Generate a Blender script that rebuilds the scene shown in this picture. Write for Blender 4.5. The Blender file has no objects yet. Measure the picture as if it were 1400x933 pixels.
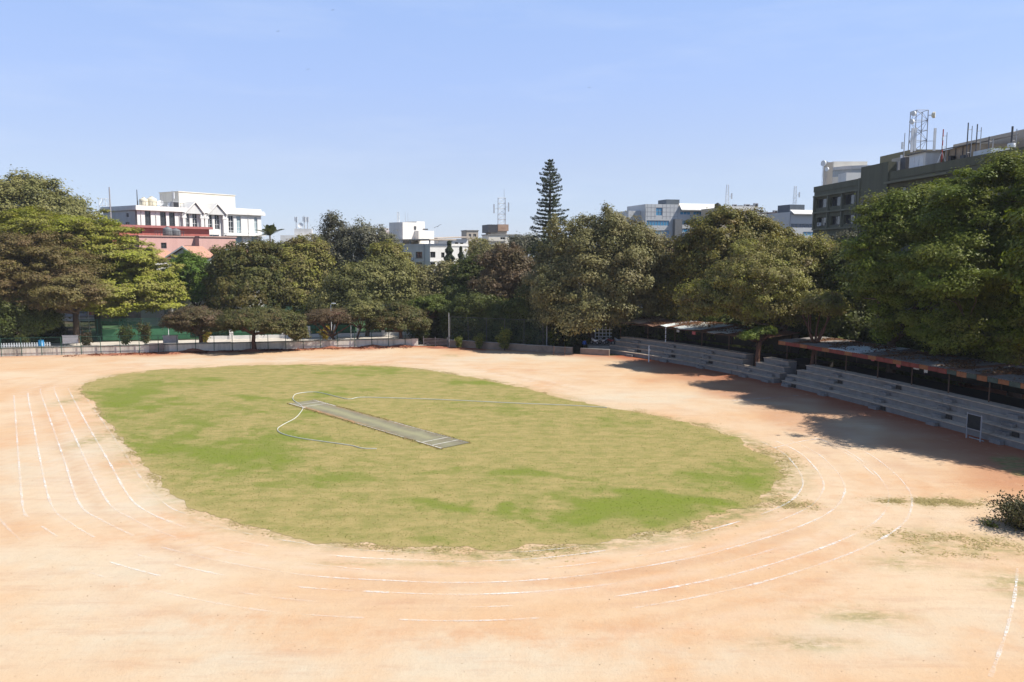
import bpy, math, random
import numpy as np
from mathutils import Vector

random.seed(7)
RNG = np.random.default_rng(11)
scene = bpy.context.scene
COL = scene.collection
R = math.radians

# ---------------------------------------------------------------- camera, sky, sun, exposure
CAM_H, LENS, PITCH = 14.5, 28.0, R(6.37)
cam = bpy.data.objects.new('camera', bpy.data.cameras.new('camera'))
COL.objects.link(cam)
cam.location = (0, 0, CAM_H)
cam.rotation_euler = (R(90) - PITCH, 0, 0)
cam.data.lens = LENS
cam.data.sensor_width = 36
cam.data.clip_end = 8000
scene.camera = cam

SUN_EL, SUN_AZ = R(49), R(97)          # azimuth clockwise from +Y (view direction)
world = bpy.data.worlds.new('World')
scene.world = world
world.use_nodes = True
wn = world.node_tree.nodes
wl = world.node_tree.links
bg = wn['Background']
sky = wn.new('ShaderNodeTexSky')
sky.sky_type = 'NISHITA'
sky.sun_disc = False
sky.sun_elevation = SUN_EL
sky.sun_rotation = SUN_AZ
sky.altitude = 900
sky.air_density = 1.0
sky.dust_density = 0.5
sky.ozone_density = 4.0
half = wn.new('ShaderNodeMixRGB')            # dust haze gradient added to the sky, zenith darkened to weaken ambient light
half.blend_type = 'MULTIPLY'; half.inputs[0].default_value = 1.0
half.inputs[2].default_value = (.345, .345, .345, 1)
hz_ = wn.new('ShaderNodeMixRGB')
hz_.blend_type = 'ADD'; hz_.inputs[0].default_value = 1.0
tcw = wn.new('ShaderNodeTexCoord'); spw = wn.new('ShaderNodeSeparateXYZ'); rmp = wn.new('ShaderNodeValToRGB')
wl.new(tcw.outputs['Generated'], spw.inputs[0]); wl.new(spw.outputs[2], rmp.inputs[0])
for i_, (z_, c_) in enumerate([(0.0, (.34, .385, .55)), (.1, (.37, .405, .56)), (.2, (.335, .42, .68)), (.3, (.305, .42, .71)), (.55, (.11, .18, .34)), (1.0, (.03, .06, .13))]):
    e_ = rmp.color_ramp.elements[i_] if i_ < 2 else rmp.color_ramp.elements.new(z_)
    e_.position = z_; e_.color = (*[v_ * 5.7 for v_ in c_], 1)
wl.new(rmp.outputs[0], hz_.inputs[2])
wl.new(sky.outputs[0], half.inputs[1])
wl.new(half.outputs[0], hz_.inputs[1])
cn = wn.new('ShaderNodeTexNoise'); cm = wn.new('ShaderNodeMapping'); cm.inputs['Scale'].default_value = (1.6, 1.6, 9)
cn.inputs['Scale'].default_value = 2.2; cn.inputs['Detail'].default_value = 7; cn.inputs['Roughness'].default_value = .6
wl.new(tcw.outputs['Generated'], cm.inputs[0]); wl.new(cm.outputs[0], cn.inputs['Vector'])
cr_ = wn.new('ShaderNodeMapRange'); cr_.inputs[1].default_value = .50; cr_.inputs[2].default_value = .80; cr_.inputs[4].default_value = .16
wl.new(cn.outputs[0], cr_.inputs[0])
cz = wn.new('ShaderNodeMixRGB'); cz.inputs[2].default_value = (5.2, 5.6, 6.1, 1)      # thin cirrus veil
wl.new(cr_.outputs[0], cz.inputs[0]); wl.new(hz_.outputs[0], cz.inputs[1])
wl.new(cz.outputs[0], bg.inputs[0])
bg.inputs[1].default_value = 0.12

sun = bpy.data.objects.new('sun', bpy.data.lights.new('sun', 'SUN'))
COL.objects.link(sun)
sun.data.energy = 4.9
sun.data.angle = R(0.53)
sun.data.color = (1.0, 0.95, 0.87)
sd = Vector((math.sin(SUN_AZ) * math.cos(SUN_EL), math.cos(SUN_AZ) * math.cos(SUN_EL), math.sin(SUN_EL)))
sun.rotation_euler = sd.to_track_quat('Z', 'Y').to_euler()
sun.location = (60, 10, 80)

scene.view_settings.view_transform = 'Standard'
scene.view_settings.look = 'None'
scene.view_settings.exposure = 0.55
scene.view_settings.gamma = 1
scene.view_settings.use_curve_mapping = False
scene.render.engine = 'CYCLES'
scene.cycles.use_denoising = True
scene.cycles.max_bounces = 6
scene.cycles.diffuse_bounces = 3
scene.cycles.transparent_max_bounces = 12

# ---------------------------------------------------------------- photo measurement helpers
FPX = LENS / 36 * 1400
SP, CP = math.sin(PITCH), math.cos(PITCH)

def ray(px, py):
    a, b = (px - 700) / FPX, (466.5 - py) / FPX
    return np.array([a, CP + b * SP, -SP + b * CP])

def G(px, py, z=0.0):                        # point of the ground seen at a pixel
    d = ray(px, py)
    t = (z - CAM_H) / d[2]
    return np.array([d[0] * t, d[1] * t, z])

def P(px, py, Y):                            # point at a chosen distance
    d = ray(px, py)
    t = Y / d[1]
    return np.array([d[0] * t, Y, CAM_H + d[2] * t])

def lin(c):
    c = c / 255.0
    return c / 12.92 if c <= 0.04045 else ((c + 0.055) / 1.055) ** 2.4

def A(r, g, b, k=1.8):                       # albedo of a surface that reads r,g,b in full sun
    return (min(.85, lin(r) / k), min(.85, lin(g) / k), min(.85, lin(b) / k))

# ---------------------------------------------------------------- materials
MATS = {}

def newmat(name):
    m = bpy.data.materials.new(name)
    m.use_nodes = True
    n, l = m.node_tree.nodes, m.node_tree.links
    return m, n, l, n['Principled BSDF']

def mat(name, col, rough=.8, var=.16, scale=1.5, spec=.3, metal=0.0, bump=0.0, streak=False, dirt=None, dirt_amt=.35):
    if name in MATS:
        return MATS[name]
    m, n, l, p = newmat(name)
    tc = n.new('ShaderNodeTexCoord')
    mp = n.new('ShaderNodeMapping')
    l.new(tc.outputs['Object'], mp.inputs[0])
    if streak:
        mp.inputs['Scale'].default_value = (1, 1, .12)
    nz = n.new('ShaderNodeTexNoise')
    nz.inputs['Scale'].default_value = scale
    nz.inputs['Detail'].default_value = 6
    nz.inputs['Roughness'].default_value = .65
    l.new(mp.outputs[0], nz.inputs['Vector'])
    cr = n.new('ShaderNodeValToRGB')
    cr.color_ramp.elements[0].position = .3
    cr.color_ramp.elements[1].position = .7
    cr.color_ramp.elements[0].color = (*[c * (1 - var) for c in col], 1)
    cr.color_ramp.elements[1].color = (*[min(.9, c * (1 + var * .6)) for c in col], 1)
    l.new(nz.outputs[0], cr.inputs[0])
    out = cr.outputs[0]
    if dirt:
        nz2 = n.new('ShaderNodeTexNoise')
        nz2.inputs['Scale'].default_value = scale * .6
        nz2.inputs['Detail'].default_value = 8
        nz2.inputs['Roughness'].default_value = .75
        l.new(mp.outputs[0], nz2.inputs['Vector'])
        r2 = n.new('ShaderNodeValToRGB')
        r2.color_ramp.elements[0].position = .48
        r2.color_ramp.elements[1].position = .72
        r2.color_ramp.elements[1].color = (dirt_amt * 2,) * 3 + (1,)
        l.new(nz2.outputs[0], r2.inputs[0])
        mx = n.new('ShaderNodeMixRGB')
        mx.inputs[2].default_value = (*dirt, 1)
        l.new(r2.outputs[0], mx.inputs[0])
        l.new(out, mx.inputs[1])
        out = mx.outputs[0]
    l.new(out, p.inputs['Base Color'])
    p.inputs['Roughness'].default_value = rough
    p.inputs['Specular IOR Level'].default_value = spec
    p.inputs['Metallic'].default_value = metal
    if bump:
        bp = n.new('ShaderNodeBump')
        bp.inputs['Strength'].default_value = bump
        bp.inputs['Distance'].default_value = .05
        l.new(nz.outputs[0], bp.inputs['Height'])
        l.new(bp.outputs[0], p.inputs['Normal'])
    MATS[name] = m
    return m

def foliage_mat(name, transl=.3, rough=.55, spec=.25):
    m, n, l, p = newmat(name)
    at = n.new('ShaderNodeAttribute')
    at.attribute_name = 'leafcol'
    l.new(at.outputs['Color'], p.inputs['Base Color'])
    p.inputs['Roughness'].default_value = rough
    p.inputs['Specular IOR Level'].default_value = spec
    tr = n.new('ShaderNodeBsdfTranslucent')
    hs = n.new('ShaderNodeHueSaturation')
    hs.inputs['Saturation'].default_value = 1.1
    hs.inputs['Value'].default_value = 1.15
    l.new(at.outputs['Color'], hs.inputs['Color'])
    l.new(hs.outputs[0], tr.inputs[0])
    mx = n.new('ShaderNodeMixShader')
    mx.inputs[0].default_value = transl
    l.new(p.outputs[0], mx.inputs[1])
    l.new(tr.outputs[0], mx.inputs[2])
    l.new(mx.outputs[0], n['Material Output'].inputs[0])
    MATS[name] = m
    return m

def glass_mat(name, col, rough=.12):
    m, n, l, p = newmat(name)
    p.inputs['Base Color'].default_value = (*col, 1)
    p.inputs['Roughness'].default_value = rough
    p.inputs['Specular IOR Level'].default_value = .7
    nz = n.new('ShaderNodeTexNoise')
    nz.inputs['Scale'].default_value = .4
    tc = n.new('ShaderNodeTexCoord')
    l.new(tc.outputs['Object'], nz.inputs['Vector'])
    bp = n.new('ShaderNodeBump')
    bp.inputs['Strength'].default_value = .12
    l.new(nz.outputs[0], bp.inputs['Height'])
    l.new(bp.outputs[0], p.inputs['Normal'])
    MATS[name] = m
    return m

def net_mat(name, col, cover):
    m, n, l, p = newmat(name)
    p.inputs['Base Color'].default_value = (*col, 1)
    p.inputs['Roughness'].default_value = .8
    tr = n.new('ShaderNodeBsdfTransparent')
    mx = n.new('ShaderNodeMixShader')
    tc = n.new('ShaderNodeTexCoord')
    nz = n.new('ShaderNodeTexNoise')
    nz.inputs['Scale'].default_value = 1.2
    nz.inputs['Detail'].default_value = 5
    l.new(tc.outputs['Object'], nz.inputs['Vector'])
    mr = n.new('ShaderNodeMapRange')
    mr.inputs[1].default_value = .3
    mr.inputs[2].default_value = .7
    mr.inputs[3].default_value = cover * .7
    mr.inputs[4].default_value = cover * 1.3
    l.new(nz.outputs[0], mr.inputs[0])
    l.new(mr.outputs[0], mx.inputs[0])
    l.new(tr.outputs[0], mx.inputs[1])
    l.new(p.outputs[0], mx.inputs[2])
    l.new(mx.outputs[0], n['Material Output'].inputs[0])
    MATS[name] = m
    return m

FOL = foliage_mat('foliage', .30)
BARK = mat('bark', (.10, .07, .05), .9, .35, 3, bump=.6)
BARK_RED = mat('bark_red', (.13, .062, .04), .9, .35, 3, bump=.6)
BARK_PALE = mat('bark_pale', (.21, .16, .12), .9, .3, 3, bump=.5)
WHITE = mat('white_paint', (.74, .72, .68), .75, .08, .5, streak=True, dirt=(.42, .40, .36), dirt_amt=.22)
CREAM = mat('cream_paint', (.72, .67, .57), .75, .08, .4, streak=True, dirt=(.5, .45, .37), dirt_amt=.2)
GREYWALL = mat('grey_white_wall', (.60, .59, .57), .8, .1, .5, streak=True, dirt=(.34, .33, .31), dirt_amt=.3)
PINK = mat('pink_paint', (.54, .33, .29), .8, .1, .6, streak=True, dirt=(.45, .25, .22), dirt_amt=.3)
REDP = mat('red_paint', (.40, .12, .10), .75, .15, .6, dirt=(.2, .07, .05))
TILE = mat('terracotta_sheet', (.45, .24, .17), .85, .2, 1.2)
OLIVE = mat('olive_plaster', (.125, .122, .082), .85, .12, .5, streak=True, dirt=(.075, .075, .05), dirt_amt=.35)
OLIVE_L = mat('olive_band', (.17, .165, .115), .85, .12, .5, streak=True, dirt=(.1, .1, .07))
KHAKI = mat('khaki_plaster', (.27, .23, .13), .85, .15, .5, dirt=(.17, .14, .09))
BEIGE = mat('beige_plaster', (.52, .45, .36), .85, .12, .5, streak=True, dirt=(.38, .32, .25))
PANEL = mat('aluminium_panel', (.50, .51, .51), .55, .06, .4, .4)
CONC = mat('concrete', (.30, .285, .26), .9, .18, 1.0, bump=.3, streak=False, dirt=(.18, .165, .145), dirt_amt=.35)
STEP_M = mat('painted_concrete_step', (.215, .205, .195), .85, .2, 1.2, bump=.3, dirt=(.14, .115, .095), dirt_amt=.4)
NOSE_M = mat('worn_step_top', (.50, .40, .30), .9, .2, 1.5, bump=.3, dirt=(.2, .14, .1), dirt_amt=.4)
WALL_W = mat('whitewashed_wall', (.86, .78, .66), .9, .12, .8, bump=.4, streak=True, dirt=(.22, .19, .16), dirt_amt=.5)
WALL_B = mat('brown_wall', (.27, .21, .165), .9, .2, .8, bump=.4, dirt=(.13, .1, .08), dirt_amt=.4)
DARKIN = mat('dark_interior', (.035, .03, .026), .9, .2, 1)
SHADE_IN = mat('room_interior', (.05, .05, .05), .9, .2, .8)
GREEN_M = mat('green_metal', (.02, .075, .05), .6, .2, 2, .4)
SCREEN = mat('green_windscreen', (.055, .17, .085), .85, .15, .5)
GREY_M = mat('grey_steel', (.33, .33, .34), .5, .15, 2, .5)
DARK_M = mat('dark_steel', (.06, .06, .065), .55, .2, 2, .5)
WHITE_M = mat('white_metal', (.72, .73, .73), .5, .08, 2, .4)
RED_M = mat('red_metal', (.38, .05, .04), .6, .2, 2, .4)
RUST = mat('rust_sheet', (.20, .10, .06), .8, .3, 1.3, .3, dirt=(.11, .065, .045), dirt_amt=.4)
ZINC = mat('zinc_sheet', (.20, .185, .17), .6, .15, 1.2, .4, dirt=(.10, .06, .042), dirt_amt=.5)
PALE_SHEET = mat('pale_fibre_sheet', (.60, .66, .64), .5, .12, 1.0, .4, dirt=(.33, .29, .24), dirt_amt=.4)
FASC_R = mat('fascia_red', (.24, .055, .04), .75, .25, 2, dirt=(.12, .05, .035))
FASC_O = mat('fascia_orange', (.32, .13, .055), .75, .25, 2, dirt=(.16, .07, .035))
FASC_G = mat('fascia_green', (.075, .10, .08), .75, .25, 2, dirt=(.05, .05, .04))
BLUE_M = mat('blue_plastic', (.015, .17, .36), .4, .1, 2, .5)
YEL = mat('yellow_paint', (.72, .48, .03), .6, .1, 2)
BLACKB = mat('black_board', (.02, .022, .022), .7, .2, 2)
BLACKP = mat('black_plastic', (.018, .018, .02), .45, .2, 3, .5)
RUBBER = mat('rubber', (.02, .02, .02), .8, .1, 3)
TANKC = mat('cream_tank', (.66, .60, .46), .5, .06, 1)
GLASS_D = glass_mat('dark_glass', (.03, .032, .036))
GLASS_B = glass_mat('blue_glass', (.05, .24, .42))
GLASS_N = glass_mat('navy_glass', (.02, .055, .11))
GLASS_L = glass_mat('pale_glass', (.25, .34, .36))
MESH_G = net_mat('green_mesh', (.03, .10, .065), .28)
MESH_D = net_mat('dark_green_mesh', (.025, .06, .045), .32)
KITE = mat('kite_feathers', (.05, .04, .035), .9, .3, 6)
HOSE_M = mat('hose_plastic', (.60, .60, .54), .5, .15, 2, .4)

# ---------------------------------------------------------------- mesh helpers
ORG = {}

def props(o, label=None, cat=None, group=None, kind=None):
    if label: o['label'] = label
    if cat: o['category'] = cat
    if group: o['group'] = group
    if kind: o['kind'] = kind
    return o

def thing(name, label, cat, loc, group=None):
    o = bpy.data.objects.new(name, None)
    o.empty_display_size = .3
    COL.objects.link(o)
    o.location = tuple(float(v) for v in loc)
    ORG[o] = np.array(loc, float)
    return props(o, label, cat, group)

class Frame:                               # vertical plane: u along it, v inward (away from viewer), z up
    def __init__(s, O, D, flip=False):
        s.O = np.array([O[0], O[1]], float)
        D = np.array(D, float); s.D = D / np.linalg.norm(D)
        s.N = np.array([-s.D[1], s.D[0]])
        if s.N @ s.O < 0: s.N = -s.N
        if flip: s.N = -s.N
    def pt(s, u, v, z):
        q = s.O + s.D * u + s.N * v
        return (q[0], q[1], z)
    def uz(s, px, py, v=0.0):              # pixel to (u, z) on the plane pushed in by v
        d = ray(px, py)
        o = s.O + s.N * v
        t = (o @ s.N) / (d[:2] @ s.N)
        q = d[:2] * t - o
        return float(q @ s.D), float(CAM_H + d[2] * t)
    def rect(s, x0, y0, x1, y1, v=0.0):
        u0, z0 = s.uz(x0, y0, v); u1, z1 = s.uz(x1, y1, v)
        return min(u0, u1), max(u0, u1), min(z0, z1), max(z0, z1)
    def shift(s, v):
        f = Frame(s.O, s.D); f.N = s.N; f.O = s.O + s.N * v
        return f

class MB:
    def __init__(s): s.v = []; s.f = []
    def add(s, vs, fs):
        b = len(s.v)
        s.v.extend([tuple(map(float, q)) for q in vs])
        s.f.extend([tuple(i + b for i in f) for f in fs])
        return s
    def hexa(s, p):
        return s.add(p, [(0, 3, 2, 1), (4, 5, 6, 7), (0, 1, 5, 4), (1, 2, 6, 5), (2, 3, 7, 6), (3, 0, 4, 7)])
    def box(s, x0, x1, y0, y1, z0, z1):
        return s.hexa([(x0, y0, z0), (x1, y0, z0), (x1, y1, z0), (x0, y1, z0), (x0, y0, z1), (x1, y0, z1), (x1, y1, z1), (x0, y1, z1)])
    def fbox(s, F, u0, u1, v0, v1, z0, z1):
        return s.hexa([F.pt(u0, v0, z0), F.pt(u1, v0, z0), F.pt(u1, v1, z0), F.pt(u0, v1, z0),
                       F.pt(u0, v0, z1), F.pt(u1, v0, z1), F.pt(u1, v1, z1), F.pt(u0, v1, z1)])
    def quad(s, a, b, c, d): return s.add([a, b, c, d], [(0, 1, 2, 3)])
    def tube(s, pts, rad, n=6, cap=True):
        pts = [np.array(q, float) for q in pts]
        if not hasattr(rad, '__len__'): rad = [rad] * len(pts)
        rings = []
        ref = np.array([0, 0, 1.0])
        for i, q in enumerate(pts):
            t = pts[min(i + 1, len(pts) - 1)] - pts[max(i - 1, 0)]
            t = t / (np.linalg.norm(t) + 1e-9)
            rf = ref if abs(t[2]) < .9 else np.array([1.0, 0, 0])
            a = np.cross(t, rf); a /= np.linalg.norm(a)
            b = np.cross(t, a)
            rings.append([q + rad[i] * (math.cos(k * 2 * math.pi / n) * a + math.sin(k * 2 * math.pi / n) * b) for k in range(n)])
        base = len(s.v)
        for r_ in rings: s.v.extend([tuple(map(float, q)) for q in r_])
        for i in range(len(rings) - 1):
            for k in range(n):
                a0 = base + i * n + k; a1 = base + i * n + (k + 1) % n
                s.f.append((a0, a1, a1 + n, a0 + n))
        if cap:
            s.f.append(tuple(base + k for k in range(n))[::-1])
            s.f.append(tuple(base + (len(rings) - 1) * n + k for k in range(n)))
        return s
    def lathe(s, c, prof, n=14):           # prof: list of (r, z)
        base = len(s.v)
        for r_, z in prof:
            for k in range(n):
                a = 2 * math.pi * k / n
                s.v.append((c[0] + r_ * math.cos(a), c[1] + r_ * math.sin(a), c[2] + z))
        for i in range(len(prof) - 1):
            for k in range(n):
                a0 = base + i * n + k; a1 = base + i * n + (k + 1) % n
                s.f.append((a0, a1, a1 + n, a0 + n))
        s.f.append(tuple(base + k for k in range(n))[::-1])
        s.f.append(tuple(base + (len(prof) - 1) * n + k for k in range(n)))
        return s
    def build(s, name, m, parent=None, smooth=False, org=None):
        v = np.array(s.v, float)
        if parent is not None: o0 = ORG[parent]
        elif org is not None: o0 = np.array(org, float)
        else:
            mn, mx = v.min(0), v.max(0)
            o0 = np.array([(mn[0] + mx[0]) / 2, (mn[1] + mx[1]) / 2, mn[2]])
        me = bpy.data.meshes.new(name)
        me.from_pydata((v - o0).tolist(), [], s.f)
        me.materials.append(m)
        if smooth: me.polygons.foreach_set('use_smooth', [True] * len(me.polygons))
        o = bpy.data.objects.new(name, me)
        COL.objects.link(o)
        ORG[o] = o0
        if parent is not None: o.parent = parent
        else: o.location = tuple(o0)
        return o

def copy_tree(o, parent=None, loc=None, rz=None, scale=None):
    c = o.copy()
    COL.objects.link(c)
    c.parent = parent
    if loc is not None: c.location = tuple(loc)
    if rz is not None: c.rotation_euler = (0, 0, rz)
    if scale is not None: c.scale = (scale,) * 3
    for ch in list(o.children): copy_tree(ch, c)
    return c

def quads_object(name, verts, cols, m, parent=None, org=(0, 0, 0), nv=3):
    """verts (N*nv,3) numpy, one face each, colour per face"""
    n = len(verts) // nv
    o0 = ORG[parent] if parent is not None else np.array(org, float)
    me = bpy.data.meshes.new(name)
    me.vertices.add(n * nv)
    me.vertices.foreach_set('co', (verts - o0).astype(np.float32).ravel())
    me.loops.add(n * nv)
    me.loops.foreach_set('vertex_index', np.arange(n * nv, dtype=np.int32))
    me.polygons.add(n)
    me.polygons.foreach_set('loop_start', np.arange(0, n * nv, nv, dtype=np.int32))
    me.update(calc_edges=True)
    at = me.attributes.new('leafcol', 'FLOAT_COLOR', 'FACE')
    at.data.foreach_set('color', np.concatenate([cols, np.ones((n, 1))], 1).astype(np.float32).ravel())
    me.materials.append(m)
    o = bpy.data.objects.new(name, me)
    COL.objects.link(o)
    ORG[o] = o0
    if parent is not None: o.parent = parent
    else: o.location = tuple(o0)
    return o

def unit(a): return a / (np.linalg.norm(a, axis=-1, keepdims=True) + 1e-9)

_ph = np.random.default_rng(5)
_NW = [(_ph.normal(size=2), _ph.uniform(0, 6.28)) for _ in range(48)]
def noise2(x, y, scale):                   # smooth pseudo noise about -1..1
    r_ = 0
    for i, (k, p) in enumerate(_NW[:16]):
        r_ = r_ + np.sin((k[0] * x + k[1] * y) / scale * 2.2 + p)
    q = 0
    for i, (k, p) in enumerate(_NW[16:]):
        q = q + np.sin((k[0] * x + k[1] * y) / scale * 6 + p)
    return r_ / 4.6 + q / 13

def leaf_quads(pos, nrm, size, rng, aspect=.6):
    n_ = len(pos)
    r_ = unit(rng.normal(size=(n_, 3)))
    a = unit(np.cross(nrm, r_)); b = np.cross(nrm, a)
    s = (size * rng.uniform(.65, 1.35, n_))[:, None]
    a = a * s; b = b * s * aspect
    return np.stack([pos + a, pos - a * .5 + b, pos - a * .5 - b], 1).reshape(-1, 3)

def catmull(pts, n=8, closed=False):
    pts = [np.array(p, float) for p in pts]
    N = len(pts); out = []
    for i in range(N if closed else N - 1):
        if closed: p0, p1, p2, p3 = pts[(i - 1) % N], pts[i], pts[(i + 1) % N], pts[(i + 2) % N]
        else: p0, p1, p2, p3 = pts[max(i - 1, 0)], pts[i], pts[i + 1], pts[min(i + 2, N - 1)]
        for k in range(n):
            t = k / n
            out.append(.5 * ((2 * p1) + (-p0 + p2) * t + (2 * p0 - 5 * p1 + 4 * p2 - p3) * t * t + (-p0 + 3 * p1 - 3 * p2 + p3) * t ** 3))
    if not closed: out.append(pts[-1])
    return np.array(out)

def resample(c, step, closed=False):
    if closed: c = np.vstack([c, c[:1]])
    d = np.r_[0, np.cumsum(np.linalg.norm(np.diff(c, axis=0), axis=1))]
    n = max(2, int(d[-1] / step))
    s = np.linspace(0, d[-1], n)
    return np.stack([np.interp(s, d, c[:, k]) for k in range(c.shape[1])], 1)

def poly_mask_dist(poly, x, y):
    """signed distance-like: negative inside; poly (M,2) dense"""
    shp = x.shape
    q = np.stack([x.ravel(), y.ravel()], 1)
    d = np.full(len(q), 1e9)
    for i in range(0, len(poly), 1):
        d = np.minimum(d, (q[:, 0] - poly[i, 0]) ** 2 + (q[:, 1] - poly[i, 1]) ** 2)
    d = np.sqrt(d)
    inside = np.zeros(len(q), bool)
    j = len(poly) - 1
    for i in range(len(poly)):
        xi, yi = poly[i]; xj, yj = poly[j]
        if yi != yj:
            c = ((yi > q[:, 1]) != (yj > q[:, 1])) & (q[:, 0] < (xj - xi) * (q[:, 1] - yi) / (yj - yi) + xi)
            inside ^= c
        j = i
    return np.where(inside, -d, d).reshape(shp)

# ================================================================ THE GROUND
OVAL_PX = [(112, 532), (135, 519), (180, 510), (260, 503.5), (350, 500), (430, 499), (520, 501), (580, 506), (640, 515), (700, 527), (760, 542),
           (830, 557), (900, 569), (960, 583), (1010, 601), (1045, 622), (1062, 645), (1056, 668), (1030, 688), (980, 706), (900, 726), (820, 740),
           (740, 749), (660, 752), (580, 750), (500, 745), (430, 737), (370, 726), (310, 711), (262, 690), (225, 662), (190, 627), (160, 592), (135, 560), (118, 542)]
oval = catmull([G(*p)[:2] for p in OVAL_PX], 10, True)
oval_c = oval.mean(0)

# far boundary line of the field, as x -> y
W1a, W1b = G(-60, 489.5)[:2], G(572, 473)[:2]
W2a, W2b = G(612, 474.5)[:2], G(832, 487)[:2]
def far_edge(x):
    return np.where(x < W1b[0], np.interp(x, [W1a[0] - 80, W1a[0], W1b[0]], [W1a[1] - 12, W1a[1], W1b[1]]),
                    np.interp(x, [W1b[0], W2a[0], W2b[0], W2b[0] + 12], [W1b[1], W2a[1], W2b[1], W2b[1] + 2]))

def attr_mesh(name, verts, faces, attrs, m, kind='structure'):
    me = bpy.data.meshes.new(name)
    me.from_pydata(verts.tolist(), [], faces)
    for k, a in attrs.items():
        t = me.attributes.new(k, 'FLOAT', 'POINT')
        t.data.foreach_set('value', a.astype(np.float32).ravel())
    me.materials.append(m)
    o = bpy.data.objects.new(name, me)
    COL.objects.link(o)
    o['kind'] = kind
    return o

def surf_nodes(name, rough=.95):
    m, n, l, p = newmat(name)
    p.inputs['Roughness'].default_value = rough
    p.inputs['Specular IOR Level'].default_value = .12
    tc = n.new('ShaderNodeTexCoord')
    def noise(scale, detail=6, rgh=.6, stretch=None):
        nz = n.new('ShaderNodeTexNoise')
        nz.inputs['Scale'].default_value = scale
        nz.inputs['Detail'].default_value = detail
        nz.inputs['Roughness'].default_value = rgh
        if stretch:
            mp = n.new('ShaderNodeMapping'); mp.inputs['Scale'].default_value = stretch
            l.new(tc.outputs['Object'], mp.inputs[0]); l.new(mp.outputs[0], nz.inputs['Vector'])
        else: l.new(tc.outputs['Object'], nz.inputs['Vector'])
        return nz.outputs[0]
    def ramp(x, a, b):
        r_ = n.new('ShaderNodeMapRange'); r_.interpolation_type = 'SMOOTHSTEP'
        r_.inputs[1].default_value = a; r_.inputs[2].default_value = b
        l.new(x, r_.inputs[0]); return r_.outputs[0]
    def attr(k):
        a = n.new('ShaderNodeAttribute'); a.attribute_name = k; return a.outputs['Fac']
    def math_(op, a, b):
        q = n.new('ShaderNodeMath'); q.operation = op
        for i, w in enumerate((a, b)):
            if isinstance(w, (int, float)): q.inputs[i].default_value = w
            else: l.new(w, q.inputs[i])
        return q.outputs[0]
    def mix(f, a, b):
        q = n.new('ShaderNodeMixRGB')
        if isinstance(f, (int, float)): q.inputs[0].default_value = f
        else: l.new(f, q.inputs[0])
        for i, w in ((1, a), (2, b)):
            if isinstance(w, tuple): q.inputs[i].default_value = (*w, 1)
            else: l.new(w, q.inputs[i])
        return q.outputs[0]
    def bump(h, s, dist):
        b = n.new('ShaderNodeBump'); b.inputs['Strength'].default_value = s; b.inputs['Distance'].default_value = dist
        l.new(h, b.inputs['Height']); l.new(b.outputs[0], p.inputs['Normal'])
    return m, n, l, p, noise, ramp, attr, math_, mix, bump

# --- dirt of the sports field
m, n, l, p, noise, ramp, attr, math_, mix, bump = surf_nodes('red_dirt')
c = mix(ramp(noise(.07, 7, .6), .36, .66), A(249, 207, 162), A(255, 228, 192))
c = mix(math_('MULTIPLY', ramp(noise(.16, 7, .65), .50, .74), .55), c, A(243, 181, 128))
c = mix(math_('MULTIPLY', ramp(noise(.5, 8, .7, (.6, 1.6, 1)), .50, .80), .45), c, A(229, 183, 140))
c = mix(math_('MULTIPLY', ramp(noise(.3, 9, .75), .56, .80), .55), c, A(221, 207, 180))
c = mix(math_('MULTIPLY', ramp(noise(2.3, 10, .85, (1, 1.4, 1)), .55, .72), .4), c, A(232, 190, 147))
c = mix(math_('MULTIPLY', ramp(noise(3.5, 8, .75), .54, .80), .5), c, A(208, 161, 122))
c = mix(math_('MULTIPLY', attr('pale'), ramp(noise(.25, 6, .6), .25, .7)), c, A(247, 231, 202))
c = mix(math_('MULTIPLY', attr('streak'), ramp(noise(.6, 8, .7), .25, .6)), c, A(222, 180, 147))
c = mix(math_('MULTIPLY', attr('streak_pale'), ramp(noise(.7, 8, .7), .25, .6)), c, A(254, 234, 209))
c = mix(math_('MULTIPLY', math_('MULTIPLY', attr('orange'), .48), ramp(noise(.7, 9, .72), .36, .66)), c, A(241, 177, 124))
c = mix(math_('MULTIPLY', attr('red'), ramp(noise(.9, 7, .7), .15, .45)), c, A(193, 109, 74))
g = math_('MULTIPLY', attr('grassy'), ramp(noise(1.1, 9, .78, (.7, 1.3, 1)), .38, .58))
c = mix(g, c, mix(ramp(noise(2.2, 8, .7), .38, .62), A(199, 181, 122), A(149, 151, 90)))
c = mix(math_('MULTIPLY', ramp(noise(.45, 10, .8, (.35, 2.2, 1)), .46, .72), .38), c, A(217, 167, 137))
c = mix(math_('MULTIPLY', ramp(noise(1.4, 10, .8, (1.2, .9, 1)), .55, .78), .4), c, A(255, 235, 211))
c = mix(math_('MULTIPLY', ramp(noise(7, 4, .6), .66, .74), .6), c, A(153, 116, 84))
l.new(c, p.inputs['Base Color'])
bump(math_('ADD', noise(1.2, 9, .7), math_('MULTIPLY', noise(9, 5, .7), .3)), .5, .1)
DIRT = m

ys = np.r_[np.linspace(-12, 12, 8)[:-1], np.geomspace(12, 128, 210)]
ys = ys / ys[-1]                            # 0..1 fraction of the way to the far edge (negative behind)
xs = np.r_[np.linspace(-190, -95, 40)[:-1], np.linspace(-95, 60, 250), np.linspace(60, 90, 8)[1:]]
XX, FF = np.meshgrid(xs, ys)
YY = FF * (far_edge(XX) + .25)
ZZ = np.zeros_like(XX)
dd = poly_mask_dist(oval[::3], XX, YY)

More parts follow.
